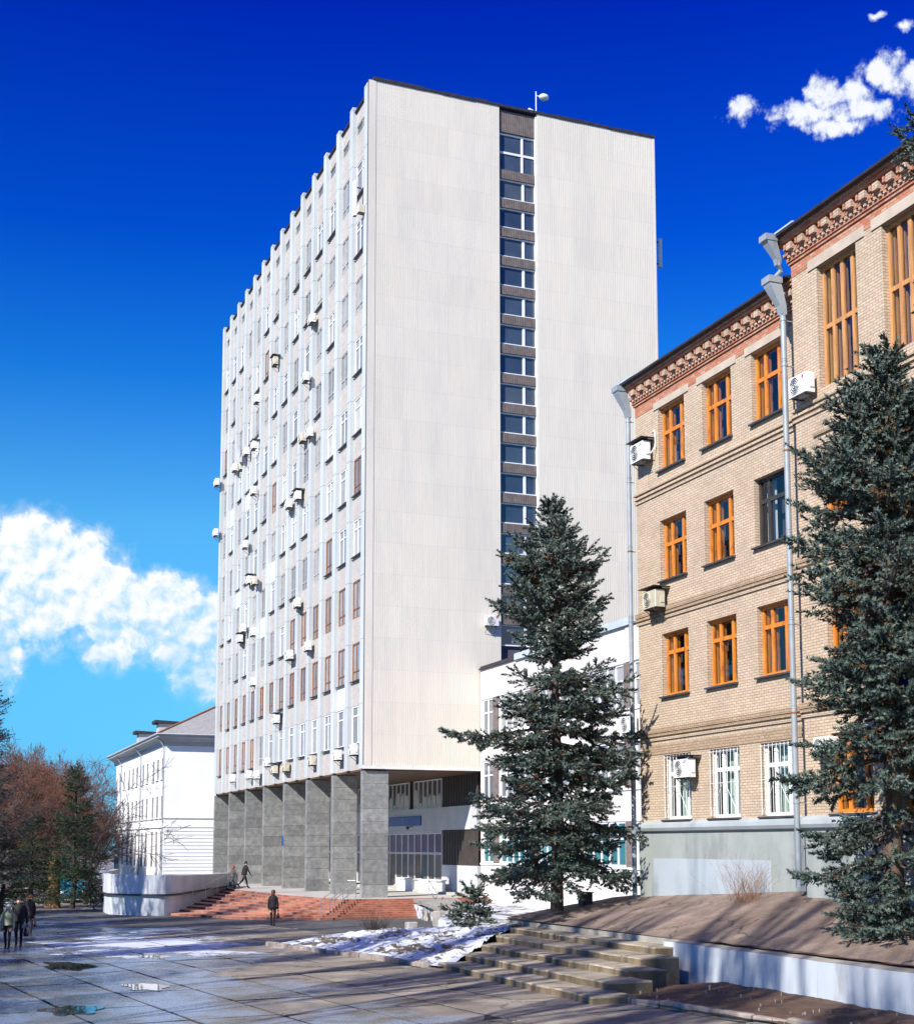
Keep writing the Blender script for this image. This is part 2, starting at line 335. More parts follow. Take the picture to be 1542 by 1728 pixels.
needle_mat('blue_needles', (.028, .046, .036), (.135, .18, .148), (.115, .070, .035))
needle_mat('dark_needles', (.012, .028, .014), (.030, .055, .024), (.10, .065, .035))
needle_mat('grey_needles', (.05, .048, .045), (.12, .11, .10), (.12, .09, .06))
M('spruce_bark', (.125, .09, .065), (.06, .042, .03), 5, .95, .8, sv=(1, 1, .4)); M('grey_bark', (.12, .10, .085), (.07, .058, .05), 5, .95, .6, sv=(1, 1, .3))
M('dark_bark', (.05, .04, .035), (.03, .024, .02), 5, .95, .6, sv=(1, 1, .3)); M('tan_bark', (.27, .16, .075), (.15, .08, .04), 3, .95, .8, sv=(1, 1, .3))
M('brown_twig', (.21, .098, .062), (.13, .06, .04), 3, .9); M('grey_twig', (.16, .125, .10), (.10, .08, .062), 3, .9); M('dark_twig', (.07, .05, .042), (.05, .036, .03), 3, .9)
M('straw_twig', (.40, .22, .12), (.22, .115, .06), 3, .9)
M('green_wall', (.02, .30, .17), (.015, .24, .14), 1, .6); M('blue_sign', (.012, .10, .36), (.01, .085, .32), 2, .4); M('sign_text', (.22, .36, .55), (.2, .33, .52), 2, .5)
M('steel', (.55, .56, .57), (.46, .47, .48), 3, .3, metal=.8); M('dish_white', (.78, .80, .78), (.7, .72, .7), 2, .4)
M('skin', (.52, .30, .21), (.46, .26, .18), 5, .55); M('black_cloth', (.012, .012, .014), (.007, .007, .009), 5, .85, .3); M('dark_jeans', (.025, .035, .05), (.015, .022, .035), 5, .85)
M('teal_jeans', (.05, .09, .10), (.04, .07, .08), 5, .85); M('cream_cloth', (.30, .32, .21), (.2, .22, .14), 4, .85, .3); M('grey_cloth', (.10, .09, .095), (.05, .05, .055), 6, .85, .3)
M('brown_hair', (.10, .035, .018), (.06, .02, .012), 8, .6); M('red_hair', (.28, .08, .02), (.2, .055, .015), 8, .6); M('black_leather', (.012, .010, .012), (.008, .007, .008), 8, .3); M('plum_leather', (.05, .012, .03), (.035, .01, .02), 8, .4); M('pale_hat', (.62, .66, .60), (.55, .6, .54), 8, .85)
M('flag_blue', (.01, .13, .60), (.01, .11, .52), 2, .7); M('flag_yellow', (.80, .50, .01), (.72, .44, .01), 2, .7)
M('car_paint', (.01, .16, .26), (.01, .14, .23), 3, .25); M('tyre', (.012, .012, .012), (.02, .02, .02), 5, .9); M('litter', (.30, .26, .22), (.16, .13, .11), 4, .8)

# ------------------------------------------------------------------ mesh helpers
class MB:
    def __init__(s): s.v = []; s.f = []; s.mi = []; s.cur = 0
    def quad(s, a, b, c, d):
        n = len(s.v); s.v += [a, b, c, d]; s.f.append((n, n+1, n+2, n+3)); s.mi.append(s.cur); return s
    def box(s, x0, x1, y0, y1, z0, z1):
        n = len(s.v)
        s.v += [(x0, y0, z0), (x1, y0, z0), (x1, y1, z0), (x0, y1, z0), (x0, y0, z1), (x1, y0, z1), (x1, y1, z1), (x0, y1, z1)]
        for q in ((0, 3, 2, 1), (4, 5, 6, 7), (0, 1, 5, 4), (1, 2, 6, 5), (2, 3, 7, 6), (3, 0, 4, 7)):
            s.f.append(tuple(n+i for i in q)); s.mi.append(s.cur)
        return s
    def bbox(s, x0, x1, y0, y1, z0, z1, b=.02):
        """box with chamfered vertical and top edges"""
        n = len(s.v)
        for z, i in ((z0, 0), (z1-b, 0), (z1, b)):
            s.v += [(x0+i+b, y0+i, z), (x1-i-b, y0+i, z), (x1-i, y0+i+b, z), (x1-i, y1-i-b, z), (x1-i-b, y1-i, z), (x0+i+b, y1-i, z), (x0+i, y1-i-b, z), (x0+i, y0+i+b, z)]
        for k in (0, 8):
            for i in range(8):
                j = (i+1) % 8; s.f.append((n+k+i, n+k+j, n+k+8+j, n+k+8+i)); s.mi.append(s.cur)
        s.f.append(tuple(n+16+i for i in range(8))); s.mi.append(s.cur)
        return s
    def prism(s, poly, z0, z1, bottom=False):
        n = len(s.v); k = len(poly)
        zt = z1 if hasattr(z1, '__len__') else [z1]*k
        s.v += [(p[0], p[1], z0) for p in poly] + [(p[0], p[1], z) for p, z in zip(poly, zt)]
        for i in range(k):
            j = (i+1) % k; s.f.append((n+i, n+j, n+k+j, n+k+i)); s.mi.append(s.cur)
        s.f.append(tuple(n+k+i for i in range(k))); s.mi.append(s.cur)
        if bottom: s.f.append(tuple(n+i for i in reversed(range(k)))); s.mi.append(s.cur)
        return s
    def tube(s, pts, rad, n=8, cap=True):
        if not hasattr(rad, '__len__'): rad = [rad]*len(pts)
        P = [Vector(p) for p in pts]; b = len(s.v)
        for i, p in enumerate(P):
            d = (P[min(i+1, len(P)-1)]-P[max(i-1, 0)]).normalized()
            a = Vector((0, 0, 1)) if abs(d.z) < .9 else Vector((1, 0, 0))
            u = d.cross(a).normalized(); w = d.cross(u)
            for k in range(n):
                t = 2*math.pi*k/n; s.v.append(tuple(p+(u*math.cos(t)+w*math.sin(t))*rad[i]))
        for i in range(len(P)-1):
            for k in range(n):
                j = (k+1) % n; s.f.append((b+i*n+k, b+i*n+j, b+(i+1)*n+j, b+(i+1)*n+k)); s.mi.append(s.cur)
        if cap:
            s.f.append(tuple(b+k for k in range(n))); s.mi.append(s.cur)
            e = b+(len(P)-1)*n; s.f.append(tuple(e+k for k in reversed(range(n)))); s.mi.append(s.cur)
        return s
    def disc(s, c, nrm, r, th=.02, n=20):
        c = Vector(c); nrm = Vector(nrm).normalized(); return s.tube([c, c+nrm*th], r, n)
    def sphere(s, c, r, nu=10, nv=7):
        r = (r, r, r) if not hasattr(r, '__len__') else r; b = len(s.v)
        for i in range(nv+1):
            th = math.pi*i/nv
            for k in range(nu):
                ph = 2*math.pi*k/nu; s.v.append((c[0]+r[0]*math.sin(th)*math.cos(ph), c[1]+r[1]*math.sin(th)*math.sin(ph), c[2]+r[2]*math.cos(th)))
        for i in range(nv):
            for k in range(nu):
                j = (k+1) % nu; s.f.append((b+i*nu+k, b+(i+1)*nu+k, b+(i+1)*nu+j, b+i*nu+j)); s.mi.append(s.cur)
        return s
    def corr(s, u0, u1, z0, z1, d0, d1, pitch, frac, axis='y', at=0):
        """corrugated wall sheet along u: proud d0, recessed d1"""
        n = max(1, round((u1-u0)/pitch)); p = (u1-u0)/n; prof = []
        for i in range(n):
            a = u0+i*p; prof += [(a, d1), (a+p*(1-frac)*.45, d1), (a+p*(1-frac)*.55, d0), (a+p*(1-frac)*.5+p*frac, d0)]
        prof.append((u1, d1)); b = len(s.v)
        mk = (lambda u, d, z: (u, d, z)) if axis == 'y' else (lambda u, d, z: (d, u, z))
        for u, d in prof: s.v.append(mk(u, d, z0)); s.v.append(mk(u, d, z1))
        for i in range(len(prof)-1):
            q = (b+2*i, b+2*i+2, b+2*i+3, b+2*i+1); s.f.append(q if axis == 'y' else q[::-1]); s.mi.append(s.cur)
        return s
    def mesh(s, name, mats, smooth=False):
        me = bpy.data.meshes.new(name); me.from_pydata(s.v, [], s.f)
        for m in (mats if isinstance(mats, (list, tuple)) else [mats]): me.materials.append(MATS[m])
        if any(s.mi): me.polygons.foreach_set('material_index', s.mi)
        if smooth: me.polygons.foreach_set('use_smooth', [True]*len(me.polygons))
        me.update(); return me
    def build(s, name, mats, parent=None, smooth=False, **kw): return O(name, s.mesh(name, mats, smooth), parent, **kw)
def O(name, mesh, parent=None, loc=(0, 0, 0), rz=0, scale=None, rot=None):
    o = bpy.data.objects.new(name, mesh); COL.objects.link(o)
    o.location = loc; o.rotation_euler = rot or (0, 0, rz)
    if scale: o.scale = scale
    if parent: o.parent = parent
    return o
def T(o, label, cat, group=None, kind=None):
    o['label'] = label; o['category'] = cat
    if group: o['group'] = group
    if kind: o['kind'] = kind
    return o
def E(name, loc=(0, 0, 0), rz=0): return O(name, None, None, loc, rz)
def ST(o): o['kind'] = 'structure'; return o
def wall_holes(mb, axis, at, u0, u1, z0, z1, holes, depth):
    """wall plane with rectangular openings and reveals. axis 'x': plane X=at, u=Y, outward -X; axis 'y': plane Y=at, u=X, outward -Y"""
    P = (lambda u, z, d=0: (at+d, u, z)) if axis == 'x' else (lambda u, z, d=0: (u, at+d, z))
    us = sorted({u0, u1, *[h[0] for h in holes], *[h[1] for h in holes]}); zs = sorted({z0, z1, *[h[2] for h in holes], *[h[3] for h in holes]})
    for i in range(len(us)-1):
        run = None
        for j in range(len(zs)-1):
            cu, cz = (us[i]+us[i+1])/2, (zs[j]+zs[j+1])/2
            solid = not any(h[0] < cu < h[1] and h[2] < cz < h[3] for h in holes)
            if solid and run is None: run = zs[j]
            if run is not None and (not solid or j == len(zs)-2):
                e = zs[j+1] if solid else zs[j]
                mb.quad(P(us[i], run), P(us[i], e), P(us[i+1], e), P(us[i+1], run)); run = None
    for a, b, c, d in holes:
        mb.quad(P(a, c), P(b, c), P(b, c, depth), P(a, c, depth)); mb.quad(P(a, d), P(a, d, depth), P(b, d, depth), P(b, d))
        mb.quad(P(a, c), P(a, c, depth), P(a, d, depth), P(a, d)); mb.quad(P(b, c), P(b, d), P(b, d, depth), P(b, c, depth))
    return mb
RX = -math.pi/2      # local -y outward -> world -X
_fc = {}
def frame_mesh(key, w, h, verts, hors, fr, d, mat, mull=None):
    """window frame in local coords: x across (centred), z from 0, outward -y"""
    k = (key, w, h, mat)
    if k in _fc: return _fc[k]
    mb = MB(); mull = mull or fr
    mb.box(-w/2, w/2, -d, 0, 0, fr); mb.box(-w/2, w/2, -d, 0, h-fr, h)
    mb.box(-w/2, -w/2+fr, -d, 0, fr, h-fr); mb.box(w/2-fr, w/2, -d, 0, fr, h-fr)
    hs = sorted([0]+[x*h for x in hors]+[h])
    for x in hors: mb.box(-w/2+fr, w/2-fr, -d*.92, 0, x*h-mull/2, x*h+mull/2)
    for vx in verts:
        fx, a, b = vx if isinstance(vx, tuple) else (vx, 0, 1)
        x = -w/2+fx*w; cuts = [fr]+[q*h for q in hors if a < q < b]+[h-fr]
        za, zb = max(a*h, fr), min(b*h, h-fr)
        mb.box(x-mull/2, x+mull/2, -d*.96, 0, za, zb)
    _fc[k] = mb.mesh('window_frame', mat); return _fc[k]
def pane_mesh(w, h, mat):
    k = ('pane', w, h, mat)
    if k not in _fc: _fc[k] = MB().quad((-w/2, 0, 0), (w/2, 0, 0), (w/2, 0, h), (-w/2, 0, h)).mesh('pane', mat)
    return _fc[k]
def window(parent, loc, rz, w, h, layout, mat, glass, d=.09, fr=.07, mull=None, name='window'):
    verts, hors = layout
    o = O(name, frame_mesh(str(layout), w, h, verts, hors, fr, d, mat, mull), parent, loc, rz)
    O('pane', pane_mesh(w-.04, h-.04, glass), o, (0, -d*.45, .02)); return o

# ================================================================== ground
def terr(x, y): return 1.08 + max(0, x-20)*float(np.interp(y, [16, 28, 34, 43, 47], [.27, .29, .33, .215, .15]))
ST(MB().prism([(700*math.cos(a*math.pi/24), 700*math.sin(a*math.pi/24)) for a in range(48)], -.5, -.06).build('ground', 'park_ground'))
ST(MB().prism([(-30, -30), (30, -30), (30, 78), (12, 84), (-30, 84)], -.4, -.025).build('street', 'asphalt'))
def plaza():
    ax = Vector((1, .13)).normalized(); ay = Vector((-.13, 1)).normalized(); o = Vector((13.05, 34.0))
    cor = [o+ax*u+ay*v for u, v in ((-15.9, -14), (6, -14), (3, 30), (-15.9, 30))]
    bed = ST(MB().prism([tuple(c) for c in cor], -.3, -.014).build('plaza', 'joint_dirt'))
    W_, L_ = 2.0, 3.0; ms = []
    for k in range(5):
        r = random.Random(k); mb = MB(); g = .045
        n = 6; pts = []
        for i in range(n): pts.append((-W_/2+g+r.uniform(-.008, .012), -L_/2+g+(L_-2*g)*i/(n-1)))
        pts2 = [(W_/2-g+r.uniform(-.012, .008), L_/2-g-(L_-2*g)*i/(n-1)) for i in range(n)]
        poly = [(x, y) for x, y in pts[::-1]][::-1]
        poly = [(-W_/2+g, -L_/2+g)] + [(W_/2-g, -L_/2+g+r.uniform(0, .02))] + [(p[0], p[1]) for p in pts2[::-1]][1:-1] + [(W_/2-g, L_/2-g), (-W_/2+g, L_/2-g)] + [p for p in pts[::-1]][1:-1]
        mb.prism(poly, -.12, 0); ms.append(mb.mesh('slab', 'slab_concrete'))
    for iu in range(-8, 3):
        for iv in range(-5, 10):
            c = o+ax*(iu*W_+W_/2)+ay*(iv*L_+L_/2)
            lim = 15.6 if c.y > 32 else 18.4
            if c.y > 41: lim = 14.9-.24*(c.y-41)
            if c.y > 51: lim = 20
            if c.x > lim: continue
            O('slab', ms[rnd.randrange(5)], bed, (c.x, c.y, rnd.uniform(-.009, .007)), rot=(R(rnd.uniform(-.22, .22)), R(rnd.uniform(-.3, .3)), math.atan(.13)+R(rnd.uniform(-.25, .25))))
plaza()
pm = new_mat('puddle_water'); pm[2].inputs['Base Color'].default_value = (.02, .03, .04, 1); pm[2].inputs['Roughness'].default_value = .02; pm[2].inputs['Specular IOR Level'].default_value = .9
for q, (x, y, a, b) in enumerate(((3.3, 32.6, .62, 1.0), (5.6, 37.2, .5, 1.1), (4.3, 44.5, .7, 1.6), (7.4, 47.5, .45, 1.2))):
    MB().prism([(x+a*(1+.2*math.sin(3*t_+q)+.13*math.sin(7*t_+2*q))*math.cos(t_), y+b*(1+.22*math.sin(2*t_+1+q)+.15*math.sin(5*t_+q))*math.sin(t_)) for t_ in [2*math.pi*i/40 for i in range(40)]], -.02, .014).build('puddle', 'puddle_water')['kind'] = 'structure'
def grid_mesh(f, nu, nv):
    v = [f(i/nu, j/nv) for i in range(nu+1) for j in range(nv+1)]
    q = [(i*(nv+1)+j, (i+1)*(nv+1)+j, (i+1)*(nv+1)+j+1, i*(nv+1)+j+1) for i in range(nu) for j in range(nv)]
    return v, q
def hn(x, y, s=1, seed=0):
    from mathutils import noise
    return noise.fractal(Vector((x*s+seed, y*s-seed, seed*.37)), .9, 2.1, 5)
def heightfield(name, f, nu, nv, mat, kind=None):
    v, q = grid_mesh(f, nu, nv); me = bpy.data.meshes.new(name); me.from_pydata(v, [], q); me.materials.append(MATS[mat])
    me.polygons.foreach_set('use_smooth', [True]*len(me.polygons)); me.update()
    o = O(name, me)
    if kind: o['kind'] = kind
    return o
def tgrid(u, v):
    x, y = 19.9+u*4.6, 15+v*32
    return (x, y, terr(x, y)+.02*hn(x, y, .8, 3) if u > 0 else terr(x, y))
ter = heightfield('terrace', tgrid, 40, 160, 'terrace_paving', 'structure')
mb = MB(); mb.prism([(19.9, 34.6), (24.4, 34.6), (24.4, 46.99), (19.9, 46.99)], -.1, [1.06, 1.7, 1.5, 1.0]); mb.prism([(24.5, 43.8), (28.6, 43.8), (28.6, 47), (24.5, 47)], -.1, [2.0, 2.0, 1.75, 1.75])
mb.build('terrace_edge_wall', 'concrete', ter)
heightfield('soil_strip', lambda u, v: (19.86+u*.75*(1+.25*hn(1, v*17, 1, 2)), 15+v*18.3, terr(20, 20)+.035+.03*hn(u*2, v*20, 1.5, 5)), 6, 90, 'soil', 'structure')
mb = MB()
heightfield('soil_bed', lambda u, v: (15.3+2.9*(1-v)+u*(19.6-15.3-2.9*(1-v)), 16+v*15.5, .05+.13*u+.05*hn(u*4, v*15, 1.2, 8)), 30, 120, 'soil', 'structure')
ST(MB().prism([(20.0, 47.02), (28.68, 47.02), (28.68, 69.3), (24.2, 69.3), (22.6, 60), (20, 54)], -.1, .62).build('yard', 'snow'))
def sgrid(u, v):
    a = Vector((12.2, 50.8, .03)).lerp(Vector((14.78, 39.0, .08)), v); b = Vector((18.4, 55.0, .22)).lerp(Vector((20.1, 45.5, .98)), v)
    p = a.lerp(b, u); e = min(u, 1-u, v*2, 1)*4; e = min(e, 1)
    z = p.z + (.13*(hn(p.x, p.y, .7, 11)) + .09*hn(p.x, p.y, 2.6, 4)+.02)*e + .12*math.sin(u*math.pi)
    return (p.x, p.y, z)
heightfield('snow_bank', sgrid, 70, 110, 'snow', 'stuff')['label'] = 'thawing snow with bare earth on the bank beside the terrace stairs'

def kerb(pts, w, h, n, label, group=None, seed=1):
    r = random.Random(seed); a, b = Vector(pts[0]), Vector(pts[1]); d = (b-a); L = d.length; d.normalize(); nrm = Vector((-d.y, d.x))
    k = E('kerb', (a.x, a.y, 0)); T(k, label, 'kerb'); x = 0
    for i in range(n):
        l = L/n; c = a+d*(x+l/2)+nrm*r.uniform(-.03, .03); x += l
        MB().bbox(-l/2+.012, l/2-.012, -w/2, w/2, -.15, h+r.uniform(-.03, .03), .03).build('kerb_stone', 'kerb_stone', k, loc=(c.x-a.x, c.y-a.y, 0), rot=(R(r.uniform(-3, 3)), R(r.uniform(-2, 2)), math.atan2(d.y, d.x)+R(r.uniform(-1.5, 1.5))))
kerb([(12.15, 51.0), (14.66, 40.1)], .22, .13, 13, 'worn kerb of pinkish stones along the snow bank')
kerb([(15.35, 31.3), (18.6, 17.0)], .2, .13, 15, 'worn concrete kerb edging the soil bed under the white wall', seed=4)

def terrace_stairs():
    st = E('terrace_stairs', (14.7, 39.7, 0)); T(st, 'crumbling concrete stairs of long stone blocks leading up to the terrace', 'stairs')
    r = random.Random(3)
    for i in range(6):
        xf = 14.75+i*1.05; y0 = 29.4+i*1.15; y1 = 39.8+i*1.38; zt = .178*(i+1); y = y1
        while y > y0+.3:
            l = min(r.uniform(1.0, 1.6), y-y0)
            if y-l-y0 < .5: l = y-y0
            dx = r.uniform(-.03, .03); z = zt+r.uniform(-.018, .012)
            mb = MB(); n = 7; xs = []
            # ragged nosing
            front = [(dx+r.uniform(-.022, .025), -l/2+.008+(l-.016)*k/(n-1)) for k in range(n)]
            poly = front[::-1]+[(1.16, -l/2+.008), (1.16, l/2-.008)]
            poly = [(1.16, -l/2+.008), (1.16, l/2-.008)]+front[::-1]
            k = len(poly); b = len(mb.v)
            for zz, ins in ((-.1-zt, 0), (-.035, 0), (0, .03)):
                mb.v += [(p[0]+(ins*r.uniform(.6, 1.5) if p[0] < 1 else 0), p[1], zz+(r.uniform(-.008, .004) if ins else 0)) for p in poly]
            for lv in (0, 1):
                for q in range(k):
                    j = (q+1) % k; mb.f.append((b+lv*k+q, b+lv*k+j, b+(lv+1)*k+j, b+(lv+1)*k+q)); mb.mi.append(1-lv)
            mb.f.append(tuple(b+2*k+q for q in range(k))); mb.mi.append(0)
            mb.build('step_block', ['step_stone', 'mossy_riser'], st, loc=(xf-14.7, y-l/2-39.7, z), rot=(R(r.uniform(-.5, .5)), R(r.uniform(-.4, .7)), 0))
            y -= l
terrace_stairs()
# low white wall in front of the terrace
mb = MB(); n = 40
top = []; y0, y1 = 14, 34.55
for i in range(n):
    a, b = y0+(y1-y0)*i/n, y0+(y1-y0)*(i+1)/n
    za, zb = 1.02+.02*hn(a, 1, .9), 1.02+.02*hn(b, 1, .9); xa, xb = 19.55+.02*hn(a, 5, .7), 19.55+.02*hn(b, 5, .7)
    mb.quad((xa-.03, b, -.05), (xa-.03, a, -.05), (xa, a, za), (xb, b, zb)); mb.cur = 1
    mb.quad((xb, b, zb), (xa, a, za), (19.92, a, za+.05), (19.92, b, zb+.05)); mb.cur = 0
mb.quad((19.53, y1, -.05), (19.55, y1, 1.02), (19.92, y1, 1.06), (19.92, y1, -.05)); mb.quad((19.92, y1, -.05), (19.92, y1, 1.06), (19.92, y0, 1.06), (19.92, y0, -.05))
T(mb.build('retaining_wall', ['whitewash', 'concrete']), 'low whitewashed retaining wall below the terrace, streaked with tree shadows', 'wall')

# ---- entrance platform with red steps
PB = [(12.4, 74.9), (15.24, 69.3), (18.65, 67.3), (25.6, 67.6)]; QB = [(18.4, 89.5), (19.1, 76.2), (20.45, 69.15), (25.3, 69.3)]
def platform():
    root = E('entrance_platform', (20, 69, 0)); T(root, 'red tiled steps wrapping the stone entrance platform of the tower', 'stairs')
    N = 9
    def ring(poly, z0, z1, name, top, par=root):
        mb = MB(); b = len(mb.v); k = len(poly)
        mb.v += [(p[0]-20, p[1]-69, z0) for p in poly]+[(p[0]-20, p[1]-69, z1) for p in poly]
        for i in range(k): mb.f.append((i, (i+1) % k, k+(i+1) % k, k+i)); mb.mi.append(0)
        mb.f.append(tuple(k+i for i in range(k))); mb.mi.append(1)
        return mb.build(name, ['red_tile', top], par)
    for i in range(N-1):
        t = i/(N-1); pts = [(a[0]+(b[0]-a[0])*t, a[1]+(b[1]-a[1])*t) for a, b in zip(PB, QB)]
        ring(pts+[(25.9, 70), (25.9, 92), (19.4+.05*i, 92)], -.1, .92*(i+1)/N, 'step', 'red_tread')
    ring(QB+[(28.6, 69.3), (28.6, 113), (16.5, 113)], -.1, .92, 'landing', 'platform_stone')
platform()
def parapet():
    root = E('curved_parapet', (12, 75, 0)); T(root, 'curved white parapet wall left of the red steps with a dark ledge', 'wall')
    base = [(12.2, 95), (10.2, 84), (9.7, 78.2), (10.1, 76.5), (11.0, 75.4), (12.35, 74.9), (13.6, 77.6), (15.6, 82.6), (18.6, 89.8), (19.8, 93)]
    pts = []
    for i in range(len(base)-1):
        for k in range(6):
            t = k/6; p0 = Vector(base[max(i-1, 0)]); p1 = Vector(base[i]); p2 = Vector(base[i+1]); p3 = Vector(base[min(i+2, len(base)-1)])
            pts.append(.5*((2*p1)+(p2-p0)*t+(2*p0-5*p1+4*p2-p3)*t*t+(3*p1-p0-3*p2+p3)*t**3))
    pts.append(Vector(base[-1]))
    def strip(name, o0, o1, za, zb, mat, sub=None):
        mb = MB(); A = []; B = []
        for i, p in enumerate(pts):
            d = (pts[min(i+1, len(pts)-1)]-pts[max(i-1, 0)]).normalized(); nn = Vector((d.y, -d.x)) * -1
            nn = Vector((-d.y, d.x)); nn = -nn if nn.dot(Vector((13, 88))-p) > 0 and False else nn
            A.append(p+nn*o0); B.append(p+nn*o1)
        for i in range(len(pts)-1):
            a, a2, b, b2 = A[i]-Vector((12, 75)), A[i+1]-Vector((12, 75)), B[i]-Vector((12, 75)), B[i+1]-Vector((12, 75))
            zt = zb(i) if callable(zb) else zb; zt2 = zb(i+1) if callable(zb) else zb
            mb.quad((*a, za), (*a2, za), (*a2, zt2), (*a, zt)); mb.quad((*b2, za), (*b, za), (*b, zt), (*b2, zt2)); mb.quad((*a, zt), (*a2, zt2), (*b2, zt2), (*b, zt)); mb.quad((*a2, za), (*a, za), (*b, za), (*b2, za))
        for s in (0, -1):
            a, b = A[s]-Vector((12, 75)), B[s]-Vector((12, 75)); zt = zb(len(pts)-1 if s else 0) if callable(zb) else zb
            mb.quad((*a, za), (*b, za), (*b, zt), (*a, zt))
        return mb.build(name, mat, root)
    top = lambda i: 2.12-.3*max(0, (i-30)/(len(pts)-31))
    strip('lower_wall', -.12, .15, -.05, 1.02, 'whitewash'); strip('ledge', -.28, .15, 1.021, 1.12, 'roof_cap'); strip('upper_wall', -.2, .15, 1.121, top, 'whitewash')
    return pts
PAR = parapet()
def rail(name, label, lines, posts, r=.022, mat='steel'):
    b = Vector(posts[0][0]); root = E(name, tuple(b)); T(root, label, 'handrail')
    for l in lines: MB().tube([tuple(Vector(p)-b) for p in l], r, 7).build('rail_bar', mat, root)
    for p, q in posts: MB().tube([tuple(Vector(p)-b), tuple(Vector(q)-b)], r*.9, 7).build('post', mat, root)
def stair_rail(a, b, h, name, label, n=3, both=True, off=(0, 0)):
    a, b = Vector(a), Vector(b); up = Vector((0, 0, h)); of = Vector((off[0], off[1], 0))
    L = []; Ps = []
    for o in ([Vector((0, 0, 0)), of] if both else [Vector((0, 0, 0))]):
        L += [[a+o+up, b+o+up], [a+o+up*.5, b+o+up*.5]]
        for i in range(n): p = a.lerp(b, i/(n-1))+o; Ps.append((p, p+up))
    if both: L.append([b+up, b+of+up])
    rail(name, label, L, Ps)
stair_rail((18.75, 67.45, .05), (20.75, 69.6, .92), .95, 'handrail', 'double steel handrail climbing the red steps before the pillars', 3, True, (.35, -.3))
stair_rail((14.3, 78.3, .35), (18.2, 87.5, 1.0), .85, 'handrail', 'thin steel handrail along the curved white parapet', 4, False)
stair_rail((24.6, 66.6, .35), (25.4, 70.0, .95), .9, 'handrail', 'thin steel handrail at the right end of the red steps', 3, False)
def ramp():
    root = E('ramp_slab', (24, 68, 0)); T(root, 'sloping grey concrete slab on a pier at the right end of the red steps', 'ramp')
    a, b = Vector((23.9, 68.2)), Vector((22.35, 60.3)); mb = MB()
    n = 8
    for z0, z1 in ((-.13, 0),):
        P = [(a.x-24, a.y-68, .93), (a.x+2.4-24, a.y-68, .93), (b.x+1.6-24, b.y-68, .80), (b.x-24, b.y-68, .80)]
        mb.v += P+[(p[0], p[1], p[2]-.14) for p in P]
        for q in ((0, 3, 2, 1)[::-1], (4, 5, 6, 7)[::-1], (0, 1, 5, 4), (1, 2, 6, 5), (2, 3, 7, 6), (3, 0, 4, 7)): mb.f.append(q); mb.mi.append(0)
    mb.build('deck', 'concrete', root)
    MB().bbox(22.2-24, 23.0-24, 59.8-68, 60.7-68, -.1, .68, .04).build('pier', 'concrete', root)
    MB().bbox(23.4-24, 23.6-24, 65-68, 65.2-68, -.1, .76, .02).build('post', 'concrete', root)
ramp()
MB_ = MB().bbox(-.22, .22, -.22, .22, 0, .42, .03)
T(MB_.build('bollard', 'concrete', loc=(18.7, 53.6, .18)), 'stub of a square concrete post by the snow bank', 'bollard')

# ================================================================== tower
TX, TY, TY1, TX1 = 21.9, 70.8, 111.7, 40.37
ZB, ZT = 7.82, 47.1
tower = E('tower', (TX, TY, 0)); T(tower, 'tall slab office tower with blank ribbed end wall and white pilastered facade on granite pillars', 'building')
def TP(mb, name, mats, parent=None, **kw):
    o = mb.build(name, mats, parent or tower, **kw)
    if parent is None or parent is tower: o.location = Vector(o.location)-Vector((TX, TY, 0))
    return o
NB = 14; P0, PIT = 71.25, (111.3-71.25)/14
rows = [11.39+3.545*k for k in range(10)]
WH = 2.13
holes = []
for i in range(NB):
    ya, yb = P0+i*PIT+.34, P0+(i+1)*PIT-.34
    for hz in rows: holes.append((round(ya, 3), round(yb, 3), round(hz-WH, 3), round(hz, 3)))
    holes.append((round(ya, 3), round(yb, 3), 45.12, 45.72))
mb = wall_holes(MB(), 'x', TX+.25, TY+.3, TY1, ZB, 46.62, holes, .17); mb.cur = 1
mb.box(TX+.45, TX1-.35, TY+.38, TY1-.02, ZB+.02, 46.3)
TP(mb, 'facade_wall', ['pale_tile', 'interior'])
TP(MB().box(TX1-.3, TX1-.01, TY+.3, TY1, ZB, 46.6), 'side_wall', 'smooth_panel'); TP(MB().box(TX+.3, TX1-.31, TY1-.001, TY1+.2, ZB, 46.6), 'rear_wall', 'smooth_panel')
TP(MB().box(TX+.12, TX1, TY+.31, TY1+.1, 46.63, 46.71), 'roof', 'roof_cap')
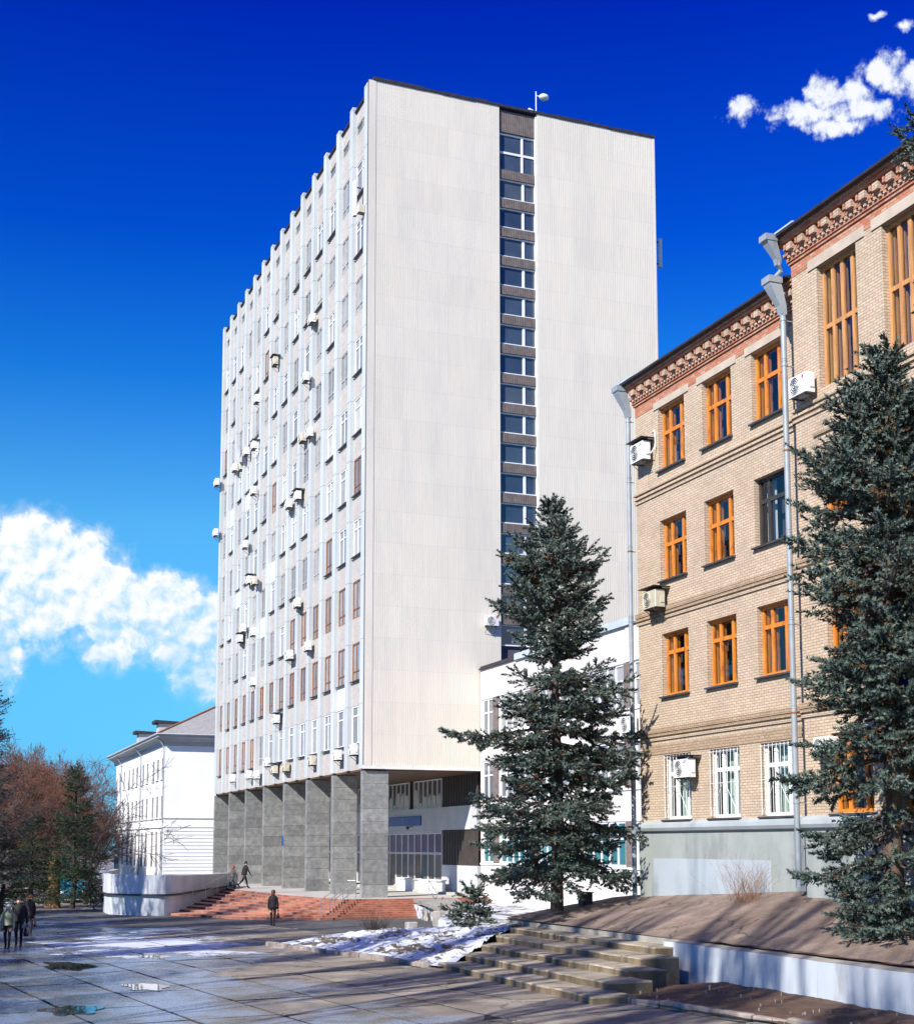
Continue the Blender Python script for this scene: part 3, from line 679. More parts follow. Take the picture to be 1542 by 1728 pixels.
# pilasters, each with panel joints
for i in range(NB+1):
    y = P0+i*PIT; mb = MB(); z = ZB
    while z < 46.9:
        z2 = min(z+3.545, 47.0); mb.bbox(TX, TX+.27, y-.29, y+.29, z+.006, z2-.006, .012); z = z2
    TP(mb, 'pilaster', 'pilaster_paint')
L_A = (((1/3, 0, 1), (2/3, 0, 1)), (.26,)); L_B = (((.5, 0, 1),), (.74,)); L_C = (((.36, 0, 1), (.68, 0, .74)), (.74,)); L_S = ((.5,), ())
wr = random.Random(21); ww = round(PIT-.68, 3)
for i in range(NB):
    yc = P0+(i+.5)*PIT
    for k, hz in enumerate(rows):
        brown = (k == 1) or (k == 2 and i < 6) or (k == 0 and i >= 9) or wr.random() < .03
        q = wr.random(); new = q < .42 or (k in (3, 4, 5) and i in (0, 1, 2)) or (k == 0 and i < 7)
        mat = 'brown_frame' if brown else ('pvc_white' if new else 'old_grey_frame'); lay = L_A if brown or not new else (L_B, L_C)[wr.random() < .5]
        w = window(tower, (.35, yc-TY, hz-WH), RX, ww, WH, lay, mat, 'tower_glass', .08, .075)
        if new or wr.random() < .3: O('sill', _fc.setdefault(('sill', ww), MB().box(-ww/2, ww/2, -.27, -.0, -.05, -.012).mesh('sill', 'sill_metal')), w)
    window(tower, (.35, yc-TY, 45.12), RX, ww, .6, L_S, 'old_grey_frame', 'stair_glass', .07, .06)
for i, k in [(1, 0), (8, 2), (10, 5), (7, 3), (12, 5), (11, 3), (9, 6)]:
    y = P0+(i+.5)*PIT; z0 = rows[k]+.02; TP(MB().box(TX+.222, TX+.249, y-ww/2, y+ww/2, z0, z0+1.36), 'spandrel_sheet', 'white_sheet')
# ribbed end wall
def gable(x0, x1, strip0):
    mb = MB(); mb.cur = 0
    mb.corr(x0+(.42 if strip0 else 0), x1-(.0 if strip0 else .12), ZB+.17, ZT, TY, TY+.011, .123, .62); mb.cur = 1
    if strip0: mb.box(x0, x0+.42, TY-.02, TY+.33, ZB+.17, ZT-.02)
    else: mb.box(x1-.12, x1, TY-.02, TY+.33, ZB+.17, ZT-.02)
    mb.cur = 2; mb.box(x0, x1, TY+.03, TY+.34, ZB+.16, ZT-.01)
    TP(mb, 'end_wall', ['ribbed_panel', 'smooth_panel', 'white_trim'])
SX0, SX1 = 30.0, 32.42
gable(TX+.06, SX0, True); gable(SX1, TX1, False)
TP(MB().box(TX+.04, TX1+.02, TY-.05, TY+.36, ZB-.02, ZB+.16), 'bottom_trim', 'white_trim')
mb = MB(); rr = random.Random(5); x = TX+.3
while x < TX1:
    x2 = min(x+rr.uniform(.6, 1.4), TX1+.03); mb.box(x, x2-.01, TY-.06, TY+.5, ZT+rr.uniform(-.03, .01), ZT+.16+rr.uniform(-.03, .05)); x = x2
TP(mb, 'parapet_cap', 'roof_cap')
# stair strip between the two ribbed walls
TP(MB().box(SX0, SX1, TY+.36, TY+.5, ZB, 45.5), 'strip_backing', 'interior')
mb = MB(); mb.corr(SX0, SX1, 45.62, 46.95, TY+.12, TY+.15, .12, .6); mb.box(SX0, SX1, TY+.16, TY+.34, 45.62, 46.95); TP(mb, 'spandrel', 'brown_spandrel')
window(tower, (31.21-TX, .34, 43.22), 0, SX1-SX0-.02, 2.36, ((.64, 1), (.5,))[:0] or (((.64, 0, 1),), (.5,)), 'pvc_white', 'stair_glass', .12, .09, .13, 'stair_window')
for j in range(17):
    h = 42.72-1.7725*j; s = h-1.2
    if s < 13.6: break
    window(tower, (31.21-TX, .34, s), 0, SX1-SX0-.02, 1.2, (((.66, 0, 1),), ()), 'pvc_white', 'stair_glass', .12, .07, .15, 'stair_window')
    mb = MB(); mb.corr(SX0, SX1, h+.01, h+.56, TY+.12, TY+.15, .11, .6); mb.box(SX0, SX1, TY+.16, TY+.33, h+.01, h+.56); TP(mb, 'spandrel', 'brown_spandrel')
TP(MB().box(SX1-.10, SX1+.0, TY+.02, TY+.33, 13, 46.9), 'strip_jamb', 'white_trim')
# soffit and undercroft
mb = MB(); mb.box(TX+.22, TX1, TY+.36, TY1, ZB-.1, ZB); TP(mb, 'soffit', 'soffit_paint')
for k in range(8):
    y = TY+.14+k*5.76; p = MB().box(TX+.12, TX+1.42, y+.05, y+.37, .9, ZB-.11).build('pillar', 'dark_cladding', tower, loc=(-TX, -TY, 0))
    z = .92; pr = random.Random(k); nc = 10; ch = (ZB-.12-.92)/nc
    for c in range(nc):
        MB().bbox(TX+.05, TX+1.50, y, y+.42, z+.007, z+ch-.007, .009).build('granite_slab', 'granite', p); z += ch
# recessed entrance wall
EX = 28.7
def EW(mb, name, mats, parent=None): return TP(mb, name, mats)
mb = MB().corr(TY+.4, 76.9, 5.96, ZB-.11, EX, EX+.06, .42, .5, 'x'); mb.corr(TY+.4, 76.85, 2.57, 4.6, EX, EX+.06, .42, .5, 'x'); EW(mb, 'dark_cladding', 'dark_cladding')
EW(MB().box(EX-.06, EX+.2, TY+.4, 111, 4.6, 5.95), 'white_band', 'grey_white_wall'); EW(MB().box(EX-.02, EX+.2, TY+.4, 76.88, .92, 2.56), 'low_wall', 'grey_white_wall')
EW(MB().box(EX+.2, EX+.4, TY+.4, 111, .9, ZB-.1), 'rear_partition', 'soffit_paint')
for y0 in (76.95, 82.9, 88.9, 94.9, 100.9):
    w = window(tower, (EX+.12-TX, y0+2.55-TY, 5.96), RX, 5.0, 1.72, ((.17, .34, .5, .67, .84), ()), 'pvc_white', 'lobby_glass', .1, .08)
    mb = MB(); cr = random.Random(int(y0))
    for q in range(6): a = -2.4+q*.82; hh = cr.choice([.35, .9, 1.15, .7]); mb.quad((a, -.055, .04), (a+.6, -.055, .04), (a+.6+cr.uniform(-.3, 0), -.055, hh), (a+cr.uniform(0, .1), -.055, hh*cr.uniform(.7, 1.1)))
    mb.build('curtain', 'curtain', w)
for n_ in range(20):
    y = 76.95+n_*1.22
    window(tower, (EX+.1-TX, y+.61-TY, 3.22), RX, 1.22, 1.2, ((), ()), 'pvc_white', 'purple_glass', .08, .045, name='upper_light')
    window(tower, (EX+.1-TX, y+.61-TY, 1.12), RX, 1.22, 2.08, ((), ()), 'pvc_white', 'lobby_glass', .08, .045, name='glazed_panel')
EW(MB().box(EX-.02, EX+.15, 76.9, 101.5, 4.43, 4.59), 'head_beam', 'grey_white_wall')
EW(MB().box(EX-.9, EX+.1, 72.5, 102, .921, 1.05).box(EX-.5, EX+.1, 76, 102, 1.051, 1.115), 'plinth_step', 'platform_stone')
sg = E('entrance_sign', (EX-.1, 83.4, 5.22)); T(sg, 'blue horizontal sign with faint lettering above the glazed entrance', 'sign')
MB().bbox(-.04, .03, -3.1, 3.1, -.3, .27, .01).build('board', 'blue_sign', sg)
mb = MB(); gr = random.Random(9)
for ln in range(3):
    y = 2.7
    while y > -.6:
        w_ = gr.uniform(.05, .13); hh = .055
        zc = .13-ln*.13
        if gr.random() > .14:
            mb.box(-.048, -.0405, y-w_, y-w_+.02, zc-hh, zc+hh); mb.box(-.048, -.0405, y-w_+.021, y, zc+(hh-.022 if gr.random() < .6 else -.01), zc+(hh if gr.random() < .6 else .012))
        y -= w_+.045
mb.build('lettering', 'sign_text', sg)['kind'] = 'stuff'
for q, (ya, yb) in enumerate(((79.6, 82.4), (75.3, 78.2))):
    T(MB().bbox(27.75, 28.35, ya, yb, .92, 1.62, .03).box(27.7, 28.4, ya-.05, yb+.05, 1.621, 1.70).build('planter', 'white_sheet'), ('long white planter box by the glazed entrance, nearer the pillars', 'long white planter box by the glazed entrance, nearer the spruce')[q], 'planter', 'entrance planters')
T(MB().bbox(-.02, .02, -.17, .17, -.3, .3, .004).build('wall_plaque', 'blue_sign', loc=(TX+.02, TY+.14+3*5.76+.2, 4.0)), 'small blue plaque on the edge of a granite pillar', 'plaque')
# camera-like lamp under the sign
lp = E('lamp', (EX-.35, 81.9, 4.82)); T(lp, 'small dark lamp hanging under the blue sign', 'lamp'); MB().tube([(0.28, 0, .06), (0, 0, 0)], .025, 6).build('arm', 'ac_dark', lp); MB().tube([(0, 0, .05), (-.05, 0, -.03), (-.12, 0, -.1)], [.04, .09, .12], 8).build('head', 'ac_dark', lp)
# roof antenna
an = E('antenna_mast', (32.7, TY+.7, 46.95)); T(an, 'thin roof mast with a round dish and drum antenna on the tower', 'antenna')
MB().tube([(0, 0, 0), (0, 0, 2.0)], .035, 8).build('mast', 'dish_white', an); MB().sphere((.48, -.1, 1.68), (.32, .24, .20), 14, 9).build('dish', 'dish_white', an, smooth=True); MB().tube([(0, 0, 1.75), (.25, -.05, 1.7)], .03, 6).build('arm', 'dish_white', an)
MB().tube([(-.55, -.05, .42), (-.3, -.05, .42)], [.36, .3], 14).build('drum', 'dish_white', an); MB().bbox(-.28, .15, -.12, .12, .3, .65, .03).build('mount_box', 'dish_white', an)
pa = E('panel_antenna', (TX1+.95, TY+1.2, 39.4)); T(pa, 'white panel antenna on the far upper edge of the tower', 'antenna')
MB().bbox(-.12, .12, -.1, .1, 0, 1.9, .03).build('panel', 'dish_white', pa); [MB().box(-.95, -.121, -.03, .03, z, z+.07).build('bracket', 'bracket_iron', pa) for z in (.2, 1.6)]
pa = E('panel_antenna', (TX-.38, TY+1.15, 39.35)); T(pa, 'white panel antenna and box on the near upper corner of the tower', 'antenna')
MB().bbox(-.1, .1, -.13, .13, 0, 2.1, .03).build('panel', 'dish_white', pa); [MB().box(.101, .37, -.03, .03, z, z+.06).build('bracket', 'bracket_iron', pa) for z in (.2, 1.7)]; MB().bbox(.0, .36, -.75, -.35, -.05, .4, .02).build('box', 'ac_beige', pa)
TP(MB().box(TX+.20, TX+.3, TY+.12, TY+.29, 36, 46.9), 'corner_groove', 'cornice_grey')

# ================================================================== air conditioners
_acm = {}
def ac_unit(loc, rz, label, group, w=.82, h=.56, d=.30, beige=False, logo=None, hood=False, gap=.1, pipe=False):
    k = (w, h, d, beige)
    if k not in _acm:
        body = MB().bbox(-w/2, w/2, -d-gap, -gap, 0, h, .025)
        fan = MB(); cx = -w*.12; r = h*.40
        fan.disc((cx, -d-gap-.012, h*.5), (0, 1, 0), r, .011, 22)
        ring = MB()
        for rr_ in (1.0, .74, .48, .22):
            pts = [(cx+r*rr_*math.cos(2*math.pi*q/20), -d-gap-.02, h*.5+r*rr_*math.sin(2*math.pi*q/20)) for q in range(21)]
            ring.tube(pts, .010 if rr_ < 1 else .016, 4, False)
        br = MB().prism([(-.0175, -d-gap), (.0175, -d-gap), (.0175, 0), (-.0175, 0)], -.05, -.004, True)
        br.tube([(0, -d-gap+.05, -.045), (0, -.02, -.4)], .014, 4)
        side = MB().box(w/2-.01, w/2+.025, -gap-.2, -gap-.05, h*.25, h*.62)
        m = 'ac_beige' if beige else 'ac_white'
        _acm[k] = (body.mesh('casing', m), fan.mesh('fan_opening', 'ac_dark'), ring.mesh('fan_grille', m), br.mesh('bracket', 'bracket_iron'), side.mesh('valve_cover', m))
    o = E('air_conditioner', loc, rz); T(o, label, 'air conditioner', group)
    for nm, me in zip(('casing', 'fan_opening', 'fan_grille', 'bracket', 'valve_cover'), _acm[k]):
        if nm == 'bracket': O(nm, me, o, (-w*.35, 0, 0)); O(nm, me, o, (w*.35, 0, 0))
        else: O(nm, me, o)
    if hood:
        MB().box(-w*.62, w*.62, -d-gap-.12, 0, h+.10, h+.115).box(-w*.6, -w*.58, -.3, 0, h+.02, h+.099).box(w*.58, w*.6, -.3, 0, h+.02, h+.099).build('hood', 'bracket_iron', o)
    if logo == 'blue':
        mb = MB(); c = Vector((w*.30, -d-gap-.006, h*.84))
        n = 20; b = len(mb.v); mb.v += [(c.x+.10*math.cos(2*math.pi*q/n), c.y, c.z+.04*math.sin(2*math.pi*q/n)+.02*math.cos(2*math.pi*q/n)) for q in range(n)]; mb.f.append(tuple(range(b, b+n))); mb.mi.append(0)
        mb.build('logo', 'logo_blue', o)
        mb = MB(); x = -.07
        for q in range(7): mb.box(c.x+x, c.x+x+.014, c.y-.004, c.y-.001, c.z-.014+.2*x, c.z+.014+.2*x); x += .021
        mb.build('logo_lettering', 'white_sheet', o)
    if logo == 'red':
        mb = MB(); c = Vector((w*.33, -d-gap-.006, h*.8)); n = 16; mb.v += [(c.x+.055*math.cos(2*math.pi*q/n), c.y, c.z+.055*math.sin(2*math.pi*q/n)) for q in range(n)]; mb.f.append(tuple(range(n))); mb.mi.append(0)
        mb.build('logo', 'logo_red', o); MB().box(c.x-.02, c.x-.008, c.y-.004, c.y-.001, c.z-.025, c.z+.025).box(c.x-.02, c.x+.02, c.y-.004, c.y-.001, c.z-.037, c.z-.026).build('logo_lettering', 'white_sheet', o)
    if pipe:
        MB().tube([(w/2+.02, -gap-.12, h*.35), (w/2+.16, -gap-.1, h*.25), (w/2+.2, -.06, h*.6), (w/2+.16, -.04, h*1.3), (w/2+.05, -.04, h*1.55), (w/2-.1, -.02, h*1.5)], .028, 7).build('hose', 'pvc_white', o)
    return o
acs = [(82.13, 37.03), (91.34, 37.33), (82.54, 33.31), (82.37, 29.65), (84.44, 29.93), (97.75, 36.62), (97.28, 32.93), (99.89, 33.19), (105.22, 33.35), (103.21, 32.92), (97.23, 29.52), (85.16, 26.26), (87.51, 26.26), (111.11, 33.62), (111.18, 29.38), (99.73, 26.02), (99.11, 23.25), (96.72, 22.73), (84.94, 19.17), (97.61, 19.13), (99.83, 19.72), (102.06, 19.28), (85.68, 15.89), (86.92, 16.02), (82.14, 15.99), (97.33, 15.46), (90.09, 12.14), (103.71, 8.79), (98.17, 8.79), (95.68, 8.67), (92.48, 9.37), (90.72, 8.8), (87.61, 8.79), (81.11, 8.84), (75.3, 8.81), (72.16, 8.91)]
ORD = ['first', 'second', 'third', 'fourth', 'fifth', 'sixth', 'seventh', 'eighth', 'ninth', 'tenth', 'eleventh', 'twelfth', 'thirteenth', 'fourteenth']
used = set()
for q, (y, z) in enumerate(acs):
    bay = min(max(int((y-P0)/PIT), 0), 13); row = min(max(round((z-rows[0]+WH+.9)/3.545), 0), 9)
    be = q in (1, 4, 9, 17, 31, 32, 33)
    base = f"{'beige' if be else 'white'} air conditioner, {ORD[bay]} bay from tower corner, under {ORD[row]} window row from bottom"
    lab = base if base not in used else 'farther '+base; used.add(lab)
    dd = (y-P0) % PIT; onfin = dd < .3 or dd > PIT-.3
    ac_unit((TX+(.0 if onfin else .25), y, z-.3), RX, lab, 'air conditioners on the tower facade', d=.34, gap=.12 if onfin else .2, beige=be, hood=(q % 5 == 1))
o = E('satellite_dish', (TX-.05, 102.4, 33.4)); T(o, 'grey satellite dish among air conditioners high on the tower facade', 'satellite dish')
MB().tube([(-.42, -.1, .36), (-.36, -.09, .36), (-.28, -.05, .36)], [.55, .42, .08], 18).build('reflector', 'cornice_grey', o, smooth=True); MB().tube([(-.28, -.05, .36), (0, 0, .3), (.25, 0, .3)], .03, 6).build('arm', 'bracket_iron', o)
ac_unit((29.3, TY, 15.95), 0, 'white air conditioner on the ribbed end wall beside the stair windows', 'air conditioners on the tower facade', logo='red')

# ================================================================== low link building
link = E('link_building', (EX, 70, 0)); T(link, 'low white brick link building behind the near spruce', 'building')
def LP(mb, name, mats): return mb.build(name, mats, link, loc=(-EX, -70, 0))
LY0, LY1 = 45.2, 70.72; holes = []; mods = [(68.95, 70.5), (64.0, 68.05), (58.95, 63.0), (53.9, 57.95), (48.9, 52.95)]
for a, b in mods:
    for z0, z1 in ((9.7, 11.72), (6.2, 8.3), (2.75, 4.75)): holes.append((a, b, z0, z1))
mb = wall_holes(MB(), 'x', EX, LY0, LY1, .5, 13.4, holes, .16); mb.cur = 1; mb.box(EX+.25, 40, LY0, LY1-.02, .5, 13.3); LP(mb, 'wall', ['white_brick', 'interior'])
LP(MB().box(EX-.12, EX+.3, LY0, LY1, 13.41, 13.50).box(EX-.02, 40, LY0, LY1, 13.501, 13.62), 'roof_edge', 'roof_cap'); LP(MB().box(EX-.14, EX-.121, LY0, LY1-5, 13.36, 13.62).box(EX-.13, EX+.6, LY0, LY1-5, 13.621, 13.7), 'flashing', 'zinc_paint')
for z in (9.69, 6.19, 2.74): LP(MB().box(EX-.06, EX+.14, LY0, LY1, z-.09, z-.001), 'sill_band', 'white_sheet')
for (a, b), (a2, b2) in zip(mods, mods[1:]):
    for z0, z1 in ((9.7, 11.72), (6.2, 8.3), (2.75, 4.75)): LP(MB().corr(b2+.06, a-.06, z0, z1, EX-.05, EX-.02, .2, .6, 'x'), 'pier_cladding', 'brown_spandrel')
LP(MB().box(EX-.03, EX-.002, 52.2, 53.6, 11.75, 13.3), 'white_panel', 'white_sheet')
for a, b in mods:
    for q, (z0, h) in enumerate(((9.7, 2.02), (6.2, 2.1), (2.75, 2.0))):
        w_ = round(b-a-.02, 3); n = 2 if w_ < 2 else 5
        window(link, (.14, (a+b)/2-70, z0), RX, w_, h, (tuple(i/n for i in range(1, n)), (.62,)), 'pvc_white', 'teal_pane' if q == 2 else 'tower_glass', .09, .09)
ac_unit((EX-.01, 52.9, 8.55), RX, 'white air conditioner on the link building wall behind the downpipe', 'air conditioners on the brick and link buildings', .85, .75, .35, logo='red')

# ================================================================== tan brick building
XB, XR = 24.0, 23.62
bb = E('brick_building', (XB, 43.85, 1.5)); T(bb, 'four-storey tan brick building with red brick cornice and orange window frames', 'building')
def BP(mb, name, mats, par=None, **kw): return mb.build(name, mats, par or bb, loc=(-XB, -43.85, -1.5) if par is None else (0, 0, 0), **kw)
YJ = 33.35                      # junction of the two wings
cols = [(40.36, 42.15), (37.38, 39.16), (34.42, 36.2)]; rws = [(4.59, 6.82), (8.88, 11.09), (12.98, 15.16), (16.97, 19.28)]
hl = [(a, b, c, d) for a, b in cols for c, d in rws]
mb = wall_holes(MB(), 'x', XB, YJ, 43.85, 4.3, 20.2, hl, .32)
mb.quad((XB, 43.85, 0), (XB, 43.85, 20.2), (38, 43.85, 20.2), (38, 43.85, 0)); BP(mb, 'left_wing_wall', 'tan_brick')
colr = [(30.32, 32.12), (27.4, 29.2), (24.5, 26.3), (21.6, 23.4), (18.7, 20.5)]; rwr = rws[:3]+[(16.8, 20.45)]
hr = [(a, b, c, d) for a, b in colr for c, d in rwr]
mb = wall_holes(MB(), 'x', XR, 15, YJ, 4.3, 21.1, hr, .34)
mb.quad((XR, YJ, 1.2), (XR, YJ, 21.1), (38, YJ, 21.1), (38, YJ, 1.2)); BP(mb, 'right_wing_wall', 'tan_brick')
# interiors: rooms behind the windows
mb = MB()
for a, b, c, d in hl: mb.box(XB+.75, XB+.8, a-.6, b+.6, c-.3, d+.3)
for a, b, c, d in hr: mb.box(XR+.8, XR+.85, a-.4, b+.4, c-.3, d+.3)
mb.box(XB+.81, 37.9, 15.1, 43.7, 1, 20); BP(mb, 'room_wall', 'interior')
# plinth and moulding
BP(MB().box(XB-.06, XB+.3, YJ, 43.9, .5, 4.16), 'plinth', 'plinth_paint'); BP(MB().box(XR-.06, XR+.3, 15, YJ+.02, .5, 4.16), 'plinth', 'plinth_paint')
BP(MB().box(XB-.064, XB-.0601, 35.7, 42.9, 1.2, 3.25), 'painted_patch', 'plinth_patch')
for x, a, b in ((XB, YJ, 43.95), (XR, 15, YJ+.03)):
    mb = MB(); pr = [(-.04, 4.16), (-.17, 4.2), (-.22, 4.3), (-.19, 4.42), (-.08, 4.5), (0, 4.54)]
    for (d0, z0), (d1, z1) in zip(pr, pr[1:]): mb.quad((x+d0, b, z0), (x+d0, a, z0), (x+d1, a, z1), (x+d1, b, z1))
    mb.f.append(tuple(range(len(mb.v), len(mb.v)+6))); mb.v += [(x+d, b, z) for d, z in pr]; mb.mi.append(0)
    mb.quad((x+.05, b, 4.16), (x+.05, a, 4.16), (x-.04, a, 4.16), (x-.04, b, 4.16)); BP(mb, 'plinth_moulding', 'plinth_mould')
# string courses of corbelled brick
for x, a, b, dz in ((XB, YJ, 43.93, 0), (XR, 15, YJ+.08, 0)):
    for zc, n in ((16.12, 3), (11.62, 2), (7.36, 2)):
        for k in range(n):
            z0 = zc+k*.15; BP(MB().box(x-.05-.03*k, x+.05, a, b, z0, z0+.085), 'string_course', 'tan_brick_dark' if n == 2 and k == 1 else 'tan_brick')
        if n == 2: BP(MB().box(x-.10, x+.05, a, b, zc+.26, zc+.42), 'string_cap', 'tan_brick_dark')
BP(MB().box(XB-.02, XB+.05, 34.0, 43.5, 6.86, 7.2), 'flat_arch', 'tan_brick_dark')
# lintels
for a, b in cols: BP(MB().bbox(XB-.035, XB+.1, a-.32, b+.32, 19.285, 19.56, .01), 'lintel', 'lintel')
for a, b in colr: BP(MB().bbox(XR-.035, XR+.1, a-.4, b+.4, 20.455, 20.78, .01), 'lintel', 'lintel')
for a, b in colr: BP(MB().box(XR-.06, XR+.03, a-.35, b+.35, 15.45, 15.53), 'hood_course', 'tan_brick_dark')
# cornices
_dent = {}
def cornice(x, a, b, z, endcap):
    BP(MB().box(x-.012, x+.1, a, b, z-.12, z+.28), 'frieze', 'red_brick')
    for k, (dz, dp) in enumerate(((.285, .06), (.375, .10))): BP(MB().box(x-dp, x+.1, a, b+dp, z+dz, z+dz+.085), 'corbel_course', 'red_brick')
    # toothed course
    sm = MB().box(-.035, .035, -.055, .055, 0, .09).mesh('tooth', 'white_trim_brick'); n = int((b-a)/.21)
    for i in range(n): O('tooth', sm, bb, (x-.13-XB, a+(i+.5)*(b-a)/n-43.85, z+.463-1.5))
    BP(MB().box(x-.098, x+.1, a, b+.1, z+.462, z+.555), 'tooth_bed', 'red_brick')
    BP(MB().box(x-.18, x+.1, a, b+.18, z+.558, z+.64), 'corbel_course', 'red_brick')
    lm = MB().box(-.09, .09, -.12, .12, 0, .20).mesh('dentil', 'white_trim_brick'); n = int((b-a)/.56)
    rm = MB().box(-.07, .07, -.045, .045, .06, .26).mesh('dentil_block', 'red_brick')
    for i in range(n):
        y = a+(i+.5)*(b-a)/n-43.85
        O('dentil', lm, bb, (x-.20-XB, y, z+.643-1.5)); O('dentil_block', rm, bb, (x-.20-XB, y+.24, z+.643-1.5))
    BP(MB().box(x-.12, x+.1, a, b+.12, z+.642, z+.91), 'dentil_bed', 'red_brick')
    for k, (dz, dp) in enumerate(((.912, .33), (1.0, .38))): BP(MB().box(x-dp, x+.1, a, b+dp, z+dz, z+dz+.08), 'corbel_course', 'red_brick')
    BP(MB().box(x-.46, x+.2, a, b+.42, z+1.085, z+1.13), 'eave_board', 'black_frame')
    mb = MB(); mb.quad((x-.54, b+.5, z+1.135), (x-.54, a, z+1.135), (x+5, a, z+2.4), (x+5, b+.5, z+2.4)); mb.box(x-.54, x-.461, a, b+.48, z+1.10, z+1.17); BP(mb, 'roof', 'roof_cap')
    BP(MB().box(x-.56, x-.44, b-.9, b+.52, z+1.171, z+1.22), 'flashing', 'zinc_paint')
brick_mat('white_trim_brick', (.56, .43, .33), (.47, .33, .24), (.36, .27, .2), grime=.45)
cornice(XB, YJ+.05, 43.85, 19.55, True); cornice(XR, 15, YJ, 20.72, True)
BP(MB().quad((XB, YJ, 20.2), (XB, 43.85, 20.2), (XB+5, 43.85, 20.2), (XB+5, YJ, 20.2)), 'attic_floor', 'interior')
# windows of the brick building
W6 = (((.29, 0, 1), (.71, 0, 1)), (.60,)); W8 = (((.26, 0, 1), (.5, 0, 1), (.76, 0, 1)), (.5,)); W3 = (((.3, 0, 1), (.72, 0, 1)), (.70,))
def bwin(x, a, b, c, d, lay, mat, sill=True, inner=True, curt=None, bars=False, rec=.27):
    w_, h = round(b-a-.01, 3), round(d-c-.01, 3)
    o = window(bb, (x+rec-XB, (a+b)/2-43.85, c+.005-1.5), RX, w_, h, lay, mat, 'clear_glass', .09, .10, .13)
    if inner: O('inner_frame', frame_mesh(str(lay)+'i', w_-.1, h-.1, lay[0], lay[1], .09, .06, mat, .10), o, (0, .11, .05))
    if curt:
        mb = MB(); n = 36
        for i in range(n):
            u0, u1 = -w_/2+.05+(w_-.1)*i/n, -w_/2+.05+(w_-.1)*(i+1)/n
            if curt == 'half' and .34 < (i+.5)/n < .62: continue
            mb.quad((u0, .18+.02*math.sin(i*1.9), .05), (u1, .18+.02*math.sin((i+1)*1.9), .05), (u1, .18+.02*math.sin((i+1)*1.9), h*.97), (u0, .18+.02*math.sin(i*1.9), h*.97))
        mb.build('curtain', 'green_curtain' if bars else 'curtain', o)
    if sill: MB().box(-w_/2-.06, w_/2+.06, -.40, -.12, -.075, -.02).build('sill', 'sill_metal' if mat != 'x' else 'lintel', o)
    if bars:
        mb = MB(); q = -rec-.03
        for i in range(9): xx = -w_/2+.06+(w_-.12)*i/8; mb.tube([(xx, q, .03), (xx, q, h-.03)], .009, 4, False)
        for zz in (.08, h*.5, h-.08): mb.tube([(-w_/2, q, zz), (w_/2, q, zz)], .009, 4, False)
        mb.tube([(-w_/2+.1, q-.01, .1), (0, q-.01, h*.55), (w_/2-.1, q-.01, .1)], .008, 4, False)
        mb.build('security_bars', 'white_sheet', o)
    return o
for ci, (a, b) in enumerate(cols):
    bwin(XB, a, b, *rws[3], W6, 'orange_wood'); bwin(XB, a, b, *rws[1], W3, 'orange_wood')
    if ci < 2: bwin(XB, a, b, *rws[2], W6, 'orange_wood')
    else: bwin(XB, a, b, *rws[2], (((.3, 0, 1),), (.66,)), 'black_frame', curt='half', inner=False)['label'] = 'dark framed window with white curtains'
    bwin(XB, a, b, *rws[0], W3, 'pvc_white', curt='full', bars=True, inner=False)
for ci, (a, b) in enumerate(colr):
    bwin(XR, a, b, *rwr[3], W8, 'weathered_wood', curt='half' if ci == 1 else None, inner=True, sill=False, rec=.28)
    for k in (0, 1, 2): bwin(XR, a, b, *rwr[k], W6, 'orange_wood')
# downpipes with hoppers
def downpipe(name, label, x, y, ztop, zbot, wall):
    o = E(name, (x, y, zbot)); T(o, label, 'downpipe'); z = 0; H = ztop-zbot-1.25; k = 0
    while z < H:
        z2 = min(z+2.6, H); MB().tube([(0, 0, z+.01), (0, 0, z2)], .085, 12).tube([(0, 0, z2-.06), (0, 0, z2-.005)], .094, 12).build('pipe_length', 'zinc', o, smooth=False)
        MB().box(-.02, wall-x, -.015, .015, z2-.2, z2-.17).tube([(0, 0, z2-.21), (0, 0, z2-.16)], .10, 12).build('clamp', 'rust' if k % 3 == 1 else 'zinc', o); z = z2; k += 1
    # tapered hopper leaning out to the eave
    mb = MB(); r0 = [(.09, .09), (.115, .11), (.20, .175), (.205, .18), (.235, .21), (.235, .21)]; zs = [H-.02, H+.25, H+.85, H+.95, H+.96, H+1.16]; off = [(0, 0), (-.03, .03), (-.22, .13), (-.25, .15), (-.25, .15), (-.25, .15)]
    for (ra, rb), zz, (ox, oy) in zip(r0, zs, off): mb.v += [(ox-ra, oy-rb, zz), (ox+ra, oy-rb, zz), (ox+ra, oy+rb, zz), (ox-ra, oy+rb, zz)]
    for i in range(5):
        for q in range(4): mb.f.append((4*i+q, 4*i+(q+1) % 4, 4*i+4+(q+1) % 4, 4*i+4+q)); mb.mi.append(0)
    mb.build('hopper', 'zinc', o)
    return o
downpipe('downpipe', 'grey downpipe at the corner of the brick building beside the link building', XB-.22, 44.0, 20.75, 1.6, XB)
dp = downpipe('downpipe', 'grey downpipe in the angle between the two wings of the brick building', XB-.62, YJ+.15, 20.75, 2.5, XB)
MB().tube([(-.22, .12, 18.1), (-.1, -.1, 18.3), (-.18, -.12, 18.45), (-.2, -.1, 18.62)], .075, 10).build('elbow', 'zinc', dp)
mb = MB(); b0 = [(.07, .07, 0), (.09, .09, .2), (.17, .16, .75), (.21, .19, .76), (.21, .19, .95)]; of = [(0, 0), (0, .02), (-.2, .12), (-.22, .13), (-.22, .13)]
for (ra, rb, zz), (ox, oy) in zip(b0, of): mb.v += [(ox-ra-.2, oy-rb-.1, 18.45+zz), (ox+ra-.2, oy-rb-.1, 18.45+zz), (ox+ra-.2, oy+rb-.1, 18.45+zz), (ox-ra-.2, oy+rb-.1, 18.45+zz)]
